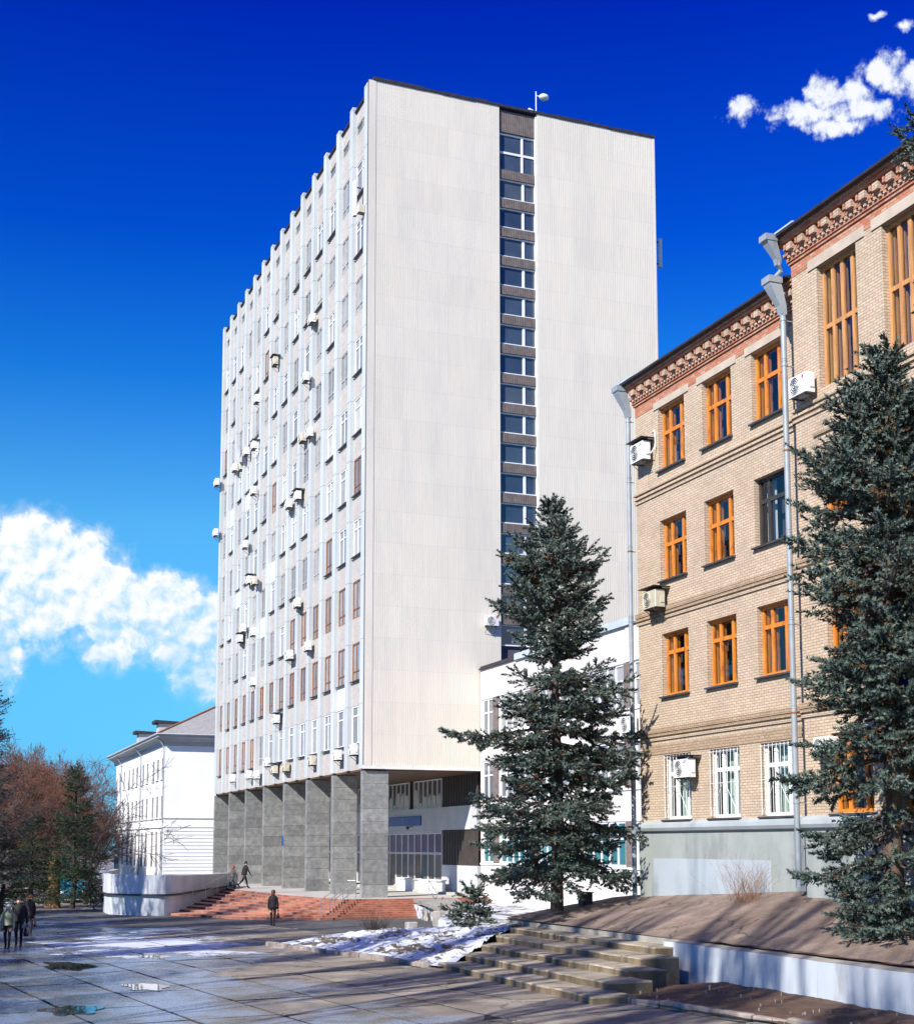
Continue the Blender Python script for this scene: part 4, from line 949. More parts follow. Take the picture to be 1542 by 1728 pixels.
for i in range(4):
    for q in range(4): mb.f.append((4*i+q, 4*i+(q+1) % 4, 4*i+4+(q+1) % 4, 4*i+4+q)); mb.mi.append(0)
mb.build('upper_hopper', 'zinc', dp)
G_ = 'air conditioners on the brick and link buildings'
ac_unit((XB, 42.95, 17.5), RX, 'white air conditioner with a looping white hose near the top corner of the brick building', G_, .95, .68, .34, logo='blue', hood=True, pipe=True, gap=.14)
ac_unit((XB, 42.1, 11.98), RX, 'dirty beige air conditioner under a rusty hood on the brick building', G_, .95, .62, .4, beige=True, hood=True, gap=.14)
ac_unit((XB, 40.2, 5.95), RX, 'white air conditioner with blue logo in front of a barred ground floor window', G_, .88, .62, .34, logo='blue', hood=True, gap=.16)
ac_unit((XR, 32.6, 16.7), RX, 'white air conditioner with red logo beside the downpipe between the wings', G_, .85, .6, .34, logo='red', gap=.12)
ac_unit((XR, 32.05, 6.2), RX, 'white window air conditioner behind the right spruce', G_, .7, .5, .4, gap=.02)
fl = E('flag', (XR-.05, 28.6, 7.0)); T(fl, 'blue and yellow flag on the brick wall behind the right spruce', 'flag')
MB().tube([(0, 0, 0), (-1.1, -.5, 1.1)], .02, 6).build('pole', 'steel', fl)
def cloth(z0, z1, mat, nm):
    mb = MB(); n = 10
    P = lambda i, z: (-1.05+.7*i/n*.25+.05*math.sin(i*1.1), -.48-.85*i/n+.04*math.cos(i), z-.25*(i/n)**1.5)
    for i in range(n): mb.quad(P(i, z0), P(i+1, z0), P(i+1, z1), P(i, z1))
    mb.build(nm, mat, fl)
cloth(.7, 1.05, 'flag_blue', 'blue_half'); cloth(.35, .699, 'flag_yellow', 'yellow_half')

# ================================================================== white building at the back left
wb = E('white_building', (19.5, 121, 0)); T(wb, 'white three-storey building with grey hip roof behind the tower', 'building')
def WP(mb, name, mats, **kw): return mb.build(name, mats, wb, loc=(-19.5, -121, 0), **kw)
wh = []
ws = [122.0, 124.6, 127.2, 130.8, 133.4, 137.6, 140.4, 143.2, 147.0, 150.2]
for y in ws:
    wh += [(y, y+1.4, 9.5, 11.35), (y, y+1.4, 6.1, 8.05), (y, y+1.4, 1.7, 4.9)]
mb = wall_holes(MB(), 'x', 19.5, 121, 154, 0, 12.6, wh, .06); mb.quad((19.5, 121, 0), (36, 121, 0), (36, 121, 12.6), (19.5, 121, 12.6)); WP(mb, 'wall', 'render_white')
WP(MB().box(19.9, 35, 121.3, 153.5, .5, 12.5), 'room_wall', 'interior')
for y in ws:
    for z, h in ((9.5, 1.85), (6.1, 1.95), (1.7, 3.2)):
        o = window(wb, (.10, y+.7-121, z), RX, 1.39, h, ((.5,), (.33, .66) if h > 3 else (.65,)), 'old_grey_frame', 'lobby_glass', .06, .07)
        if h < 3: O('sill', _fc.setdefault('wsill', MB().box(-.74, .74, -.2, -.061, -.1, -.02).mesh('sill', 'cornice_grey')), o)
WP(MB().box(19.38, 36, 120.88, 154, 5.25, 5.45), 'string_course', 'render_white'); WP(MB().box(19.44, 36, 120.94, 154, 6.0, 6.08), 'string_course', 'cornice_grey')
mb = MB()
for k in range(14): z = .9+k*.31; mb.box(19.44, 36, 120.93, 165 if False else 121.0, z, z+.25)
WP(mb, 'rustication', 'render_white')
pr = [(0, 12.35), (-.12, 12.4), (-.18, 12.7), (-.5, 12.95), (-.85, 13.05), (-.9, 13.3)]
mb = MB()
for (d0, z0), (d1, z1) in zip(pr, pr[1:]):
    mb.quad((19.5+d0, 155, z0), (19.5+d0, 121+d0, z0), (19.5+d1, 121+d1, z1), (19.5+d1, 155, z1)); mb.quad((19.5+d0, 121+d0, z0), (37, 121+d0, z0), (37, 121+d1, z1), (19.5+d1, 121+d1, z1))
WP(mb, 'cornice', 'cornice_grey')
mb = MB(); e = [(18.6, 120.1, 13.32), (37.4, 120.1, 13.32), (37.4, 155, 13.32), (18.6, 155, 13.32)]; r1, r2 = (28, 129.5, 18.0), (28, 146, 18.0)
mb.quad(e[0], e[1], r1, r1); mb.f[-1] = mb.f[-1][:3]; mb.quad(e[0], r1, r2, e[3]); mb.quad(e[1], e[2], r2, r1); WP(mb, 'roof', 'slate_roof')
WP(MB().tube([(18.6, 120.1, 13.36), (28, 129.5, 18.05)], .09, 6), 'hip_ridge', 'ridge_rust'); WP(MB().tube([(18.55, 120.05, 13.3), (37, 120.05, 13.3)], .08, 6).tube([(18.55, 120.05, 13.3), (18.55, 155, 13.3)], .08, 6), 'gutter', 'cornice_grey')
for y in (126.5, 139):
    d_ = WP(MB().prism([(19.7, y), (22.4, y), (22.4, y+1.5), (19.7, y+1.5)], 13.3, 14.75), 'dormer', 'cornice_grey')
    MB().prism([(19.3, y-.25), (23.0, y-.25), (23.0, y+1.75), (19.3, y+1.75)], 14.76, [15.05, 14.9, 14.9, 15.05]).build('dormer_cap', 'roof_cap', d_)
for y in (121.15, 134.8, 149):
    mb = MB().tube([(18.7, y, 13.2), (19.3, y, 12.3), (19.35, y, 12.0), (19.35, y, .3)], .07, 8); WP(mb, 'downpipe', 'zinc')
# green building seen between the trunks
gb = E('green_building', (2, 148, 0)); T(gb, 'low green building glimpsed between the dark spruces', 'building')
MB().box(0, 13.2, 0, 8, 0, 5.7).build('wall', 'green_wall', gb); MB().box(-.4, 13.6, -.4, 8.4, 5.701, 6.0).build('roof', 'cornice_grey', gb)
for i in range(4):
    for z in (.9, 3.6): window(gb, (1.7+i*2.9, -.02, z), 0, 1.5, 1.6, ((.5,), (.66,)), 'pvc_white', 'tower_glass', .06, .1)

# ================================================================== vegetation
def np_mesh(name, verts, tris, mat, tint=None):
    me = bpy.data.meshes.new(name); nv, nf = len(verts), len(tris)
    me.vertices.add(nv); me.vertices.foreach_set('co', np.asarray(verts, np.float32).ravel())
    k = tris.shape[1]
    me.loops.add(nf*k); me.loops.foreach_set('vertex_index', np.asarray(tris, np.int32).ravel())
    me.polygons.add(nf); me.polygons.foreach_set('loop_start', np.arange(0, nf*k, k, dtype=np.int32)); me.polygons.foreach_set('loop_total', np.full(nf, k, np.int32))
    if tint is not None:
        at = me.attributes.new('tint', 'FLOAT_VECTOR', 'POINT'); at.data.foreach_set('vector', np.asarray(tint, np.float32).ravel())
    me.materials.append(MATS[mat]); me.update(calc_edges=True); return me
def segs_mesh(name, segs, mat, n=4):
    """segs: array of (p0, p1, r0, r1); every one a small tapered prism"""
    A = np.array([s[0] for s in segs], float); B = np.array([s[1] for s in segs], float); r0 = np.array([s[2] for s in segs]); r1 = np.array([s[3] for s in segs])
    D = B-A; L = np.linalg.norm(D, axis=1, keepdims=True); D = D/np.maximum(L, 1e-6)
    ref = np.where(np.abs(D[:, 2:3]) < .9, np.array([[0, 0, 1.]]), np.array([[1., 0, 0]])); U = np.cross(D, ref); U /= np.linalg.norm(U, axis=1, keepdims=True); Wd = np.cross(D, U)
    V = []
    for base, r in ((A, r0), (B, r1)):
        for k in range(n):
            t = 2*math.pi*k/n; V.append(base+(U*math.cos(t)+Wd*math.sin(t))*r[:, None])
    V = np.stack(V, 1); m = len(segs); idx = np.arange(m)[:, None]*2*n
    F = np.concatenate([idx+np.array([[k, (k+1) % n, n+(k+1) % n, n+k]]) for k in range(n)], 0)
    return np_mesh(name, V.reshape(-1, 3), F, mat)
def needle_templates(nn, rg, nl=.30, k=5, wid=.05):
    out = []
    for _ in range(k):
        s = rg.uniform(.02, 1.0, nn); s[:4] = rg.uniform(.85, 1.0, 4); th = rg.uniform(0, 2*math.pi, nn)
        rad = np.stack([np.zeros(nn), np.cos(th), np.sin(th)], 1); ln = nl*rg.uniform(.7, 1.2, nn)*(1-.35*s)
        base = np.stack([s, np.zeros(nn), np.zeros(nn)], 1); fwd = np.array([[.62, 0, 0]])
        tip = base+(rad*.85+fwd)*ln[:, None]; tang = np.stack([np.zeros(nn), -np.sin(th), np.cos(th)], 1)
        w_ = wid
        a = base+tang*w_*.6; b = base-tang*w_*.6+np.array([[-.03, 0, 0]])
        out.append(np.stack([a, b, tip], 1))          # nn,3,3
    return np.stack(out)                              # k,nn,3,3
def spruce_mesh(H, RB, seed, prof, base_h, mat, dens=1.0, gaps=(), needles=22, whorl=.42, dead=.12, nl=.30, twl=.30, droop=1.0, bark='spruce_bark', trunk_r=.2, lean=(0, 0), wide=.05):
    rg = np.random.default_rng(seed); wood = []; tw = []
    nT = 14; tp = [np.array([lean[0]*(i/nT)**2+.05*math.sin(i*.9+seed), lean[1]*(i/nT)**2+.05*math.cos(i*.7+seed), H*i/nT]) for i in range(nT+1)]
    tat = lambda z: np.array([np.interp(z, [p[2] for p in tp], [p[i] for p in tp]) for i in range(3)])
    for i in range(nT): wood.append((tp[i], tp[i+1], trunk_r*(1-i/nT)**.8+.015, trunk_r*(1-(i+1)/nT)**.8+.012))
    z = base_h; az0 = rg.uniform(0, 6)
    while z < H-.12:
        t = (z-base_h)/(H-base_h); nb = int(rg.integers(5, 8)) if t < .9 else 5
        gap = any(a < z < b for a, b in gaps)
        for k in range(nb):
            if gap and rg.random() < .85: continue
            az = az0+2*math.pi*k/nb+rg.uniform(-.35, .35); L = RB*prof(t, az)*rg.uniform(.58, 1.12)*(.80+.34*abs(math.sin(z*1.55+seed)))
            if rg.random() < .14: continue
            if L < .12: L = .12
            e0 = math.radians(-10*droop+62*t**1.6+rg.uniform(-7, 7)); hd = np.array([math.cos(az), math.sin(az), 0]); n = max(4, int(L/.28))
            p = tat(z+rg.uniform(-.12, .12)); pts = [p]; bb_ = t < .6
            for i in range(n):
                s = (i+.5)/n; e = e0-math.radians(16*droop)*math.sin(math.pi*min(s*1.15, 1))*(1-t)+math.radians(24)*max(0, s-.6)/.4*(1-t)
                a2 = rg.uniform(-.07, .07); hd = np.array([hd[0]*math.cos(a2)-hd[1]*math.sin(a2), hd[0]*math.sin(a2)+hd[1]*math.cos(a2), 0])
                p = p+(hd*math.cos(e)+np.array([0, 0, math.sin(e)]))*(L/n); pts.append(p)
            r_ = .012+.014*L; btone = rg.random(); blen = rg.uniform(.78, 1.28)
            for i in range(n): wood.append((pts[i], pts[i+1], r_*(1-i/n)+.004, r_*(1-(i+1)/n)+.003))
            # side branchlets
            s = .18 if L > .8 else .1; side = 1; step = .17/dens/max(L, .5)
            while s < 1.0:
                f = s*n; i0 = min(int(f), n-1); q = pts[i0]+(pts[i0+1]-pts[i0])*(f-i0); d = pts[i0+1]-pts[i0]; d = d/np.linalg.norm(d)
                sd_ = np.cross(d, [0, 0, 1.]); sd_ /= np.linalg.norm(sd_)+1e-6; side = -side
                bl = (.50*L*(1-s)**.8*rg.uniform(.6, 1.1)+.20) if L > .5 else .12
                dir_ = d*rg.uniform(.45, .8)+sd_*side*rg.uniform(.6, 1.0)+np.array([0, 0, rg.uniform(-.38, .12)]); dir_ /= np.linalg.norm(dir_)
                isdead = rg.random() < dead*(1.9-1.7*s)
                if isdead and rg.random() < .5:
                    wood.append((q, q+dir_*bl+np.array([0, 0, -.1]), .008, .003)); s += step; continue
                m = max(1, int(bl/(.115/dens)))
                for j in range(m+1):
                    u = (j+.3)/(m+1); bp = q+dir_*bl*u+np.array([0, 0, -.10*(bl*u)**1.5*droop])
                    lat = np.cross(dir_, [0, 0, 1.]); lat /= np.linalg.norm(lat)+1e-6
                    td = dir_*rg.uniform(.5, 1.1)+lat*rg.uniform(-.9, .9)+np.array([0, 0, rg.uniform(-.45, .75)])
                    tw.append((*bp, *td, twl*blen*rg.uniform(.6, 1.15), .6*btone+.4*rg.random(), 1.0 if isdead and rg.random() < .6 else rg.uniform(0, .35)*(1-s)))
                tw.append((*(q+dir_*bl*.9), *(dir_+np.array([0, 0, .15])), twl*1.1, rg.random(), 0))
                s += step
            tw.append((*pts[-1], *(pts[-1]-pts[-2]), twl*1.25, rg.random(), 0)); tw.append((*pts[-2], *(pts[-1]-pts[-2]), twl*1.25, rg.random(), 0))
        z += whorl*(1-.35*t)*rg.uniform(.75, 1.2); az0 += 2.4
    for k in range(6): tw.append((*tat(H-.1*k), rg.uniform(-.3, .3), rg.uniform(-.3, .3), 1, twl*1.3, rg.random(), 0))
    tw = np.array(tw); m = len(tw); tpl = needle_templates(needles, rg, nl, 6, wide)
    D = tw[:, 3:6]; D = D/np.linalg.norm(D, axis=1, keepdims=True); ref = rg.normal(size=(m, 3)); U = np.cross(D, ref); U /= np.linalg.norm(U, axis=1, keepdims=True); Wd = np.cross(D, U)
    X = tpl[rg.integers(0, 6, m)]                     # m,nn,3,3
    V = (X[..., 0:1]*D[:, None, None, :]+X[..., 1:2]*U[:, None, None, :]+X[..., 2:3]*Wd[:, None, None, :])*tw[:, 6][:, None, None, None]+tw[:, 0:3][:, None, None, :]
    nn = needles; V = V.reshape(-1, 3); F = np.arange(len(V), dtype=np.int32).reshape(-1, 3)
    tint = np.zeros((m, nn, 3, 3)); tint[..., 0] = np.clip(tw[:, 7][:, None, None]*.7+rg.uniform(-.1, .4, (m, nn, 1)), 0, 1); tint[..., 1] = tw[:, 8][:, None, None]
    crown = np_mesh('crown', V, F, mat, tint.reshape(-1, 3)); trunk = segs_mesh('trunk', wood, bark, 5)
    return trunk, crown, m
def spruce(loc, label, group=None, rz=0, scale=1, **kw):
    tr, cr, m = spruce_mesh(**kw); o = E('spruce_tree', loc, rz); T(o, label, 'tree', group); o.scale = (scale,)*3
    O('trunk', tr, o); O('crown', cr, o); return o, tr, cr
def copy_tree(tr, cr, name, loc, rz, sc, label, group):
    o = E(name, loc, rz); o.scale = sc if hasattr(sc, '__len__') else (sc,)*3; T(o, label, 'tree', group); O('trunk', tr, o); O('crown', cr, o); return o
AZC = math.atan2(-45, -21)      # direction from the near spruce towards the viewer
def prof1(t, az):
    lob = 1+.10*math.sin(3*az+1.3+9*t)+.10*math.sin(5*az+14*t)
    return float(np.interp(t, [0, .05, .15, .25, .37, .51, .57, .62, .72, .80, .88, .94, 1], [3.2, 3.6, 3.55, 2.85, 3.05, 2.45, 1.3, 2.3, 2.45, 1.95, 1.15, .55, .08]))*lob
def prof2(t, az):
    lob = 1+.12*math.sin(2*az+.6+11*t)+.10*math.sin(5*az+9*t)
    wallside = 1-.30*max(0, math.cos(az))           # kept short on the side of the building
    return float(np.interp(t, [0, .1, .2, .32, .45, .55, .63, .75, .84, .92, 1], [1.4, 1.95, 2.05, 1.85, 1.9, 2.3, 2.45, 2.0, 1.4, .8, .08]))*lob*wallside
spruce((21.2, 44.9, 1.38), 'blue spruce with a gap in its crown, standing on the terrace before the tower', 'blue spruces on the terrace', H=14.75, RB=.90, seed=11, prof=prof1, base_h=1.75, mat='blue_needles', gaps=((8.4, 8.95),), dens=.97, needles=30, wide=.12, nl=.36, twl=.34, whorl=.47, dead=.24, trunk_r=.24, lean=(-.05, .1))
_, tr2, cr2 = spruce((22.15, 27.75, 1.6), 'blue spruce at the right edge hiding the brick wall', 'blue spruces on the terrace', H=14.6, RB=.98, seed=23, prof=prof2, base_h=.35, mat='blue_needles', gaps=((3.0, 3.7),), dens=1.0, needles=30, wide=.115, nl=.36, twl=.33, whorl=.43, dead=.34, trunk_r=.27, lean=(.1, -.35))
prof3 = lambda t, az: .34*(1-t)**.5+.85*math.exp(-((t-.845)/.035)**2)*max(.3, math.cos(az-2.2))
spruce((22.35, 25.2, 1.6), 'tall spruce whose branch tips reach in at the upper right corner', 'blue spruces on the terrace', H=20.6, RB=2.1, seed=29, prof=prof3, base_h=6.5, mat='blue_needles', dens=.8, needles=24, wide=.115, nl=.36, twl=.33, whorl=.5, dead=.2, trunk_r=.25)
# low spruce boughs by the terrace pier
pb = lambda t, az: (1-t)**.6*(.9+.2*math.sin(3*az))
spruce((19.3, 48.3, .55), 'small low spruce sprawling at the top of the snow bank', None, H=1.5, RB=1.3, seed=5, prof=pb, base_h=.05, mat='blue_needles', dens=1.1, whorl=.24, dead=.25, trunk_r=.05, twl=.28, needles=26, wide=.12, nl=.36)
# dark conifers on the left
pc = lambda t, az: (1-t)**.8*(1+.12*math.sin(4*az+7*t))+.02
_, trd, crd = spruce((8.55, 86.0, -.05), 'dark pointed spruce, tallest of the clump left of the white building', 'dark conifers at the left', H=8.4, RB=1.95, seed=31, prof=pc, base_h=1.3, mat='dark_needles', dens=.75, needles=14, whorl=.45, dead=.05, twl=.42, trunk_r=.16, wide=.08, bark='dark_bark')
G2 = 'dark conifers at the left'
copy_tree(trd, crd, 'spruce_tree', (6.2, 87.5, -.05), 1.1, (.95, .95, .66), 'dark broad spruce left of the tallest one in the clump', G2)
copy_tree(trd, crd, 'spruce_tree', (4.2, 80, -.05), 2.6, (.85, .85, .5), 'low dark spruce behind the walkers at the left edge', G2)
copy_tree(trd, crd, 'spruce_tree', (10.4, 97, -.05), 4, (.8, .8, .6), 'low dark spruce nearest the white parapet', G2)
pg = lambda t, az: (1-t)**.5*(1+.15*math.sin(3*az+9*t))+.03
spruce((2.55, 78, -.05), 'tall grey conifer cut off by the left edge of the picture', None, H=13.6, RB=2.5, seed=41, prof=pg, base_h=2.5, mat='grey_needles', dens=.75, needles=16, whorl=.5, dead=.15, twl=.45, trunk_r=.2, wide=.07, bark='grey_bark')

def bare_tree(H, seed, spread=.55, depth=6, r0=.17, split=.30, up=.25, first=.28, tw=.006, nchild=(3, 5), minr=.006):
    r = random.Random(seed); wood = []; twig = []
    def grow(p, d, L, rad, lev):
        n = max(2, int(L/.55)) if lev < 3 else 2; pts = [p]
        for i in range(n):
            d = (d+Vector((r.gauss(0, .10), r.gauss(0, .10), r.gauss(0, .07)+up*.12))).normalized(); q = pts[-1]+d*(L/n); ra = rad*(1-.55*i/n); rb = rad*(1-.55*(i+1)/n)
            (wood if lev < 3 else twig).append((tuple(pts[-1]), tuple(q), max(ra, tw), max(rb, tw*.7))); pts.append(q)
        if lev >= depth: return
        nc = r.randint(*nchild)+(2 if lev == 0 else 0)
        for k in range(nc):
            s = r.uniform(first if lev == 0 else .3, 1.0) if k else 1.0; f = s*n; i = min(int(f), n-1); q = pts[i].lerp(pts[i+1], f-i)
            dd = (pts[i+1]-pts[i]).normalized(); ax = Vector((r.gauss(0, 1), r.gauss(0, 1), r.gauss(0, .6))); ax = (ax-dd*ax.dot(dd)).normalized()
            a = r.uniform(.35, .95)*spread*1.6 if k else r.uniform(.05, .35); nd = (dd*math.cos(a)+ax*math.sin(a)+Vector((0, 0, up*.25))).normalized()
            grow(q, nd, L*r.uniform(.52, .80), max(rad*(1-.5*s)*r.uniform(.5, .72), minr), lev+1)
    grow(Vector((0, 0, -.1)), Vector((0, 0, 1)), H*split, r0, 0)
    return wood, twig
def bare_meshes(bark, twigm, n=3, **kw):
    w, t = bare_tree(**kw); zm = max(s[1][2] for s in w+t); k = kw['H']/zm
    sc = lambda S_: [(tuple(c*k for c in a), tuple(c*k for c in b), ra, rb) for a, b, ra, rb in S_]
    return segs_mesh('trunk', sc(w), bark, 6), segs_mesh('crown', sc(t), twigm, n)
bt = [bare_meshes('grey_bark', 'brown_twig', H=12, seed=s, depth=6, spread=.62, tw=.016, nchild=(3, 5), split=.26) for s in (2, 5, 9)]
brs = random.Random(12)
spots = [(3.5, 118, 1.0), (6.5, 112, .98), (8.6, 121, 1.02), (9.4, 116, .9), (10.6, 126, 1.0), (12.4, 140, 1.1), (7.5, 133, 1.12), (11.0, 137, 1.12), (4.0, 140, 1.2), (8.2, 108, .74), (1.5, 108, 1.02), (5.4, 104, .8), (5.6, 126, 1.1), (14.2, 152, 1.2), (9.6, 129, 1.06), (9.6, 111, .84), (11.5, 131, 1.0), (10.4, 119, .92), (13.0, 145, 1.1)]
G3 = 'bare brown trees at the left'
lb = ['just right of the tall grey conifer', 'behind the broad dark spruce', 'in the middle of the bare grove', 'behind the tallest dark spruce', 'close to the white building corner', 'touching the white building eave']
for i, (x, y, s) in enumerate(spots):
    tr, cr = bt[i % 3]; copy_tree(tr, cr, 'bare_tree', (x, y, -.06), brs.uniform(0, 6), (s*.95, s*.95, s*brs.uniform(.9, 1.02)), 'bare brown leafless tree in the grove at the left', G3)
w = bare_meshes('dark_bark', 'dark_twig', H=9.5, seed=77, depth=5, spread=.9, tw=.014, split=.24, up=.1, first=.2)
copy_tree(*w, 'bare_tree', (9.9, 92.0, -.05), .6, (1.1, 1.1, 1), 'dark spreading bare tree reaching over the white building', None)
o = E('tree_trunk', (7.5, 87.4, -.05)); T(o, 'thick sunlit brown trunk cut off at head height among the spruces', 'tree')
MB().tube([(0, 0, 0), (.02, 0, .4), (.05, .02, 1.4), (.02, .05, 2.6), (.1, 0, 3.4)], [.52, .42, .38, .36, .2], 10).build('trunk', 'tan_bark', o)
# avenue of tall bare trees to the left of the view; they throw the shadows over the paving
av = [bare_meshes('grey_bark', 'grey_twig', H=h, seed=s_, depth=4, spread=.26, tw=.03, nchild=(4, 6), split=.42, first=.35, r0=.24, minr=.03, up=.9) for h, s_ in ((24, 101), (22, 107), (25, 113))]
avs = [(-4.0, 66), (-4.4, 60), (-4.0, 53.5), (-4.6, 48), (-4.0, 43), (-3.6, 36), (-3.2, 31), (-2.9, 26.5), (-2.9, 22.5), (-3.1, 18.5), (-3.6, 14.5), (-4.4, 10.5)]
for q, (x, y, k) in enumerate(((-3.6, 30.2, 1.0), (-3.3, 34.5, 1.15), (-3.7, 38.6, .95), (-3.2, 43, 1.1), (-3.6, 48, 1.05), (-3.4, 53, 1.15))): copy_tree(trd, crd, 'spruce_tree', (x, y, -.05), q*1.7, (k*.85, k*.85, k), 'dark spruce added out of view to shade the left paving', 'dark spruces added out of view for shade')  # unseen spruce row, added to keep the sun off the left paving
for i, (x, y) in enumerate(avs):
    tr, cr = av[i % 3]; s_ = brs.uniform(.95, 1.06)*(1.2 if y < 33 else 1); q_ = .5 if y < 33 else .8; copy_tree(tr, cr, 'bare_tree', (x, y, -.05), brs.uniform(0, 6), (q_, q_, s_), 'tall narrow bare poplar of the row left of the paving', 'row of bare poplars')
w2 = bare_meshes('grey_bark', 'grey_twig', H=10, seed=55, depth=6, spread=.85, tw=.010, split=.3, up=.05)
copy_tree(*w2, 'bare_tree', (1.0, 62, -.05), 2.0, (1.2, 1.2, 1), 'bare tree whose pale branches reach in from the left edge', None)

def bush(loc, label, n, h, rad, mat, seed, r=.006):
    g = random.Random(seed); segs = []
    for i in range(n):
        a = g.uniform(0, 6.28); p = Vector((g.gauss(0, .12)*rad, g.gauss(0, .12)*rad, 0)); d = Vector((math.cos(a)*g.uniform(.1, 1)*rad/h, math.sin(a)*g.uniform(.1, 1)*rad/h, 1)).normalized(); L = h*g.uniform(.55, 1.05)
        for k in range(4):
            d = (d+Vector((g.gauss(0, .12), g.gauss(0, .12), 0))).normalized(); q = p+d*L/4; segs.append((tuple(p), tuple(q), r*(1-k*.2), r*(.8-k*.2))); 
            if k > 0 and g.random() < .7:
                e = (d+Vector((g.gauss(0, .5), g.gauss(0, .5), .1))).normalized(); segs.append((tuple(q), tuple(q+e*L*.22), r*.6, r*.3))
            p = q
    o = E('bush', loc); T(o, label, 'bush'); O('stems', segs_mesh('stems', segs, mat, 3), o)
bush((16.3, 50.9, .2), 'small leafless bush in the snow bank', 160, .95, .95, 'dark_twig', 3, .009)
bush((23.0, 35.7, 2.05), 'dry straw-coloured bush against the plinth of the brick building', 120, 1.4, 1.9, 'straw_twig', 6, .0055)
bush((14.6, 51.6, .1), 'tiny dry tuft at the left end of the snow bank', 50, .35, .5, 'straw_twig', 8, .005)

# ================================================================== litter bin, car, debris
lbn = E('litter_bin', (22.75, 45.9, 1.44)); T(lbn, 'dark square litter bin beside the near spruce trunk', 'bin')
MB().prism([(-.2, -.2), (.2, -.2), (.2, .2), (-.2, .2)], .06, .52).build('body', 'ac_dark', lbn); MB().box(-.23, .23, -.23, .23, .521, .56).build('rim', 'bracket_iron', lbn); [MB().box(x-.02, x+.02, y-.02, y+.02, -.08, .059).build('foot', 'bracket_iron', lbn) for x in (-.15, .15) for y in (-.15, .15)]
rb = random.Random(8); mb = MB()
for i in range(60):
    u, v = rb.random(), rb.random(); x = 16+3.2*u; y = 20+11*v; s = rb.choice((.008, .010, .014, .022)); z = .06+.13*max(0, (x-15.3-2.9*(1-(y-16)/15.5)))/3; mb.bbox(x-s, x+s, y-s*1.4, y+s*1.4, z-.05, z+.04+s, s*.4)
mb.build('gravel', 'litter')['kind'] = 'stuff'
def car(loc, rz):
    o = E('parked_car', loc, rz); T(o, 'teal car parked behind the white parapet', 'car')
    prof = [(-2.1, .35), (-2.15, .75), (-1.9, .95), (-1.0, 1.02), (-.55, 1.42), (.75, 1.46), (1.45, 1.05), (2.05, .9), (2.12, .35)]
    def ext(pf, w, nm, m, par):
        mb = MB(); n = len(pf); mb.v = [(x, -w, z) for x, z in pf]+[(x, w, z) for x, z in pf]
        mb.f = [tuple(range(n)), tuple(range(2*n-1, n-1, -1))]+[((i+1) % n, i, n+i, n+(i+1) % n) for i in range(n)]; mb.mi = [0]*len(mb.f); return mb.build(nm, m, par)
    ext(prof, .85, 'body', 'car_paint', o); ext([(-.85, 1.04), (-.5, 1.36), (.7, 1.40), (1.2, 1.06)], .858, 'window', 'ac_dark', o)
    for x in (-1.3, 1.3):
        for s in (-1, 1):
            w_ = MB().tube([(x, s*.72, .32), (x, s*.88, .32)], .32, 16).build('wheel', 'tyre', o); MB().tube([(x, s*.881, .32), (x, s*.89, .32)], .19, 12).build('rim', 'steel', w_)
    for s in (-1, 1): MB().bbox(-2.17, -2.1, s*.6-.14, s*.6+.14, .62, .78, .01).build('headlight', 'dish_white', o)
car((9.6, 96, -.06), R(80))

